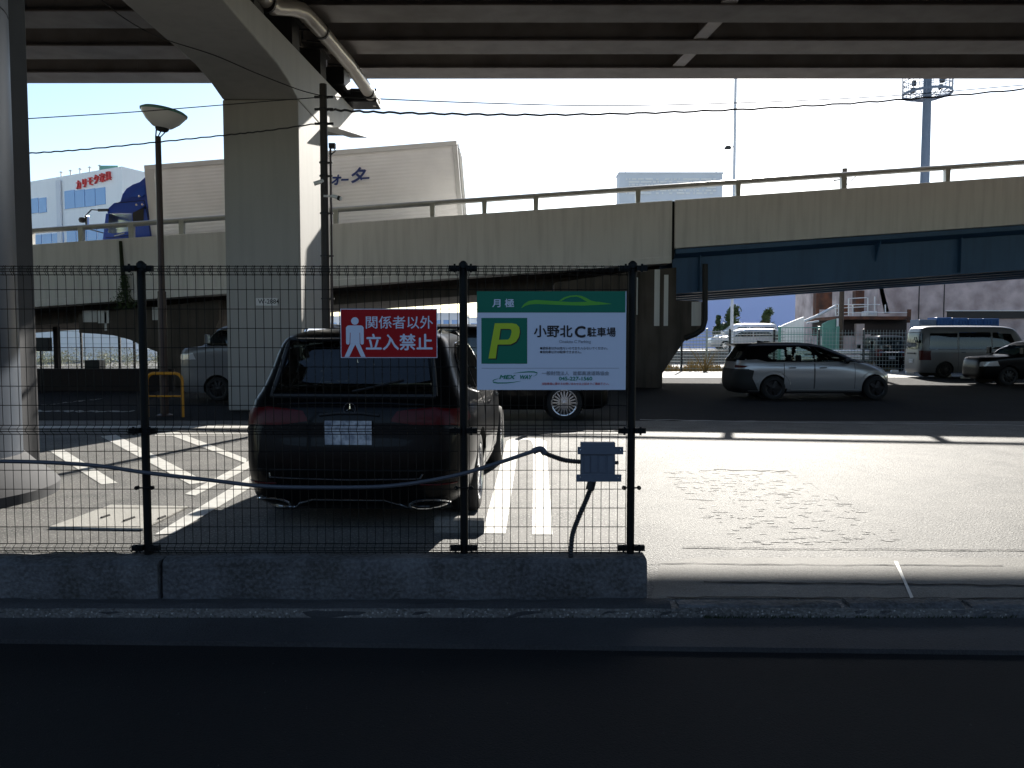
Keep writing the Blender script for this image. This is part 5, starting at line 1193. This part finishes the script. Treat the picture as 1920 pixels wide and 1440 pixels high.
mb = MB(); c = at(1640, 588, D0); mb.box((c.x-.35, D0+.3, c.z-.15), (c.x+.3, D0+1, c.z+.15)); mb.build('bucket', M['white'], st, bevel=.05)
M['greybox'] = mat('grey_container', (.12,.17,.25), .5)
# containers behind the van
for i, (p0_, p1_, py, lb_) in enumerate(((1724, 1756, 599, 'low grey container at the left end of the blue row behind the van'), (1757, 1785, 595, 'first blue container right of the grey one behind the van'), (1786, 1815, 596, 'second blue container behind the middle of the van'), (1816, 1843, 597, 'third blue container above the van roof'), (1844, 1874, 597, 'last blue container towards the front of the van'))):
    D_ = 38; a = at(p0_, py, D_); b = at(p1_, py, D_); B = thing('storage_container', ((a.x+b.x)/2, D_, 0), lb_, 'container', 'containers behind the work van')
    mb = MB(); mb.box((a.x, D_, 0), (b.x, D_+.9, a.z)); mb.build('body', M['greybox' if i == 0 else 'bluebox'], B, bevel=.02); mb = MB()
    for k in range(5): x = a.x+(b.x-a.x)*(k+.5)/5; mb.box((x-.03, D_-.03, .1), (x+.03, D_-.003, a.z-.1))
    mb.build('rib', M['greybox' if i == 0 else 'bluebox'], B)
for i, (px, py) in enumerate(((1677,699),(1705,701),(1741,704),(1775,707),(1810,710),(1845,714))):
    c = gp(px, py); mb = MB(); mb.box((c.x-.17, c.y-.08, 0), (c.x+.17, c.y+.08, .14))
    tag(mb.build('marker_block', M['white'], bevel=.02), 'white %s marker block in the row beside the work van' % ['first (leftmost)', 'second', 'third', 'fourth', 'fifth', 'last (rightmost)'][i], 'marker block', 'white marker blocks by the work van')
# dry grass, bare shrub
mb = MB()
for i in range(2600):
    px = rnd.uniform(1235, 1680); c = at(px, 690, 40.6+rnd.uniform(-.4, 1.2)); k = .5+.5*math.sin(px*.11)*math.sin(px*.037+1); h = rnd.uniform(.1, .25+.5*max(0, k)); a = rnd.uniform(-.2, .2)
    mb.add([(c.x, c.y, 0), (c.x+.06, c.y, 0), (c.x+a, c.y, h)], [(0,1,2)])
tag(mb.build('dry_grass', M['leafdry'], fix=False), 'dry yellow grass along the foot of the far fences', 'grass', kind='stuff')
sh = thing('bare_shrub', (at(1322, 690, 39.5).x, 39.5, 0), 'bare twiggy shrub in front of the pale rail fence', 'shrub')
mb = MB(); c = at(1322, 690, 39.5)
for i in range(40):
    a = rnd.uniform(-.6, .6); l = rnd.uniform(.7, 1.4); q = (c.x+a*l*.6, 39.5+rnd.uniform(-.3, .3), l*.5); mb.tube([(c.x+rnd.uniform(-.1, .1), 39.5, 0), q, (c.x+a*l*1.3, q[1], l)], [.014, .01, .004], 4)
mb.build('twigs', M['leafdry'], sh)
# ---- floodlight mast, poles
mD = 62
mc = at(1735, 300, mD); ms = thing('floodlight_mast', (mc.x, mD, 0), 'tall grey floodlight mast with a round caged platform', 'mast')
zt_ = at(1735, 60, mD).z; mb = MB(); mb.tube([(mc.x, mD, 0), (mc.x, mD, zt_)], [.42, .28], 20); mastm = mat('mast_paint', (.09,.12,.17), .5); mb.build('pole', mastm, ms)
zp_ = at(1735, 176, mD).z; zq_ = at(1735, 140, mD).z; mb = MB(); 
mb.lathe([(1.7, -.08), (1.78, -.08), (1.78, .1), (1.7, .1)], (mc.x, mD, zp_), 36, closed=True); mb.lathe([(.9, -.35), (.98, -.35), (.98, -.28), (.9, -.28)], (mc.x, mD, zp_), 30, closed=True)
for t_ in range(0, 360, 15):
    ca, sa_ = math.cos(R(t_)), math.sin(R(t_)); mb.tube([(mc.x+.3*ca, mD+.3*sa_, zp_-.45), (mc.x+1.74*ca, mD+1.74*sa_, zp_)], .03, 4); mb.tube([(mc.x+1.74*ca, mD+1.74*sa_, zp_), (mc.x+1.74*ca, mD+1.74*sa_, zp_+1.3)], .025, 4)
for h in (.5, .95, 1.3): mb.lathe([(1.72, h-.02), (1.77, h-.02), (1.77, h+.02), (1.72, h+.02)], (mc.x, mD, zp_), 36, closed=True)
mb.build('platform', mastm, ms)
for t_ in (20, 110, 200, 290): mb = MB(); ca, sa_ = math.cos(R(t_)), math.sin(R(t_)); x, y = mc.x+1.35*ca, mD+1.35*sa_; mb.box((x-.12, y-.12, zp_+.45), (x+.12, y+.12, zp_+.85)); mb.build('floodlight', M['plastic'], ms)
c = at(1376, 366, 50); pp = thing('lamp_column', (c.x, 50, 0), 'thin pale lamp column with a small lamp head above the ramp rail', 'lamp post')
mb = MB(); mb.tube([(c.x, 50, 0), (c.x, 50, at(1376, 138, 50).z)], [.10, .085], 10); mb.build('pole', M['bldgrey'], pp)
h_ = at(1364, 277, 49.9); mb = MB(); mb.tube([(c.x, 50, h_.z+.1), (h_.x, 49.9, h_.z)], .03, 6); mb.prism([(h_.x-.2, h_.z-.08), (h_.x+.2, h_.z-.08), (h_.x+.14, h_.z+.1), (h_.x-.1, h_.z+.1)], 'y', 49.75, 50.05); mb.build('lamp_head', M['plastic'], pp)
c = at(1584, 316, 44); pq = thing('wooden_pole', (c.x, 44, 0), 'top of a dark wooden pole behind the ramp handrail', 'pole')
mb = MB(); mb.tube([(c.x, 44, 0), (c.x, 44, c.z)], .13, 10); mb.build('pole', M['bark'], pq)
mb = MB(); mb.tube([(c.x-.6, 44, c.z-.65), (c.x+.15, 44, c.z-.55)], .04, 6); mb.tube([(c.x+.6, 44, c.z-.45), (c.x+.1, 44, c.z-.9)], .025, 6); mb.build('bracket', M['bark'], pq)
# ---- left, under the low ramp
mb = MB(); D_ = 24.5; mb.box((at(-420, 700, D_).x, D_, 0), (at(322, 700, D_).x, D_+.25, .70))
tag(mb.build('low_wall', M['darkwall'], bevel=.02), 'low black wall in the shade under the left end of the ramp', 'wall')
post_fence('yard_fence', 'thin wire fence with dark posts beyond the low black wall', -420, 330, 36, 2.3, [.3+.28*i for i in range(8)], (-60, 40, 153, 225, 252, 297), 'plastic', 'mesh', .04, .008)
mb = MB(); r_ = random.Random(5)
for k in range(60):
    px = -300+k*11+r_.uniform(-4, 4); c = at(px, 680, 42); leafcloud(mb, Vector((c.x, 42+r_.uniform(-1, 1), .6)), r_.uniform(.4, .75), 220, .05, r_)
tag(mb.build('hedge', M['hedge'], fix=False), 'ragged yellow-green hedge beyond the yard fence', 'hedge', kind='stuff')
mb = MB(); c = at(82, 646, 23.6); mb.box((c.x-.25, 23.5, c.z-.2), (c.x+.2, 23.7, c.z+.2)); mb.tube([(c.x-.1, 23.6, 0), (c.x-.1, 23.6, c.z)], .03, 6)
tag(mb.build('sign_box', M['plastic'], bevel=.03), 'black box on a thin post beside the steel pier', 'box')
mb = MB(); c = at(177, 681, 30); mb.box((c.x-.28, 29.8, 0), (c.x+.28, 30.3, c.z+.12)); tag(mb.build('equipment_box', M['plastic'], bevel=.03), 'dark equipment box behind the low black wall', 'box')
# street building behind the viewer, across the road
sb = thing('street_building', (0, -15, -.09), 'plain dark building across the road behind the viewer', 'building')
mb = MB(); mb.box((-60, -25, -.09), (60, -15, 6.5)); mb.build('wall', M['darkwall'], sb)
# grit and leaf litter along the kerb and on the road
mb = MB(); r_ = random.Random(11)
for i in range(420):
    if r_.random() < .6: x = r_.uniform(-4.5, 4.5); y = 4.6-abs(r_.gauss(0, .09)); z = -.055
    else: x = r_.uniform(-4, 4); y = r_.uniform(2.6, 4.2); z = -.0895
    s_ = r_.uniform(.002, .006); a = r_.random()*3
    mb.add([(x+s_*math.cos(a), y+s_*math.sin(a), z), (x+s_*math.cos(a+2.1), y+s_*math.sin(a+2.1), z), (x+s_*math.cos(a+4.2), y+s_*math.sin(a+4.2), z), (x, y, z+s_)], [(0,1,3),(1,2,3),(2,0,3)])
tag(mb.build('grit', M['gutter'], fix=False), 'scattered grit and small stones along the gutter and road', 'grit', kind='stuff')
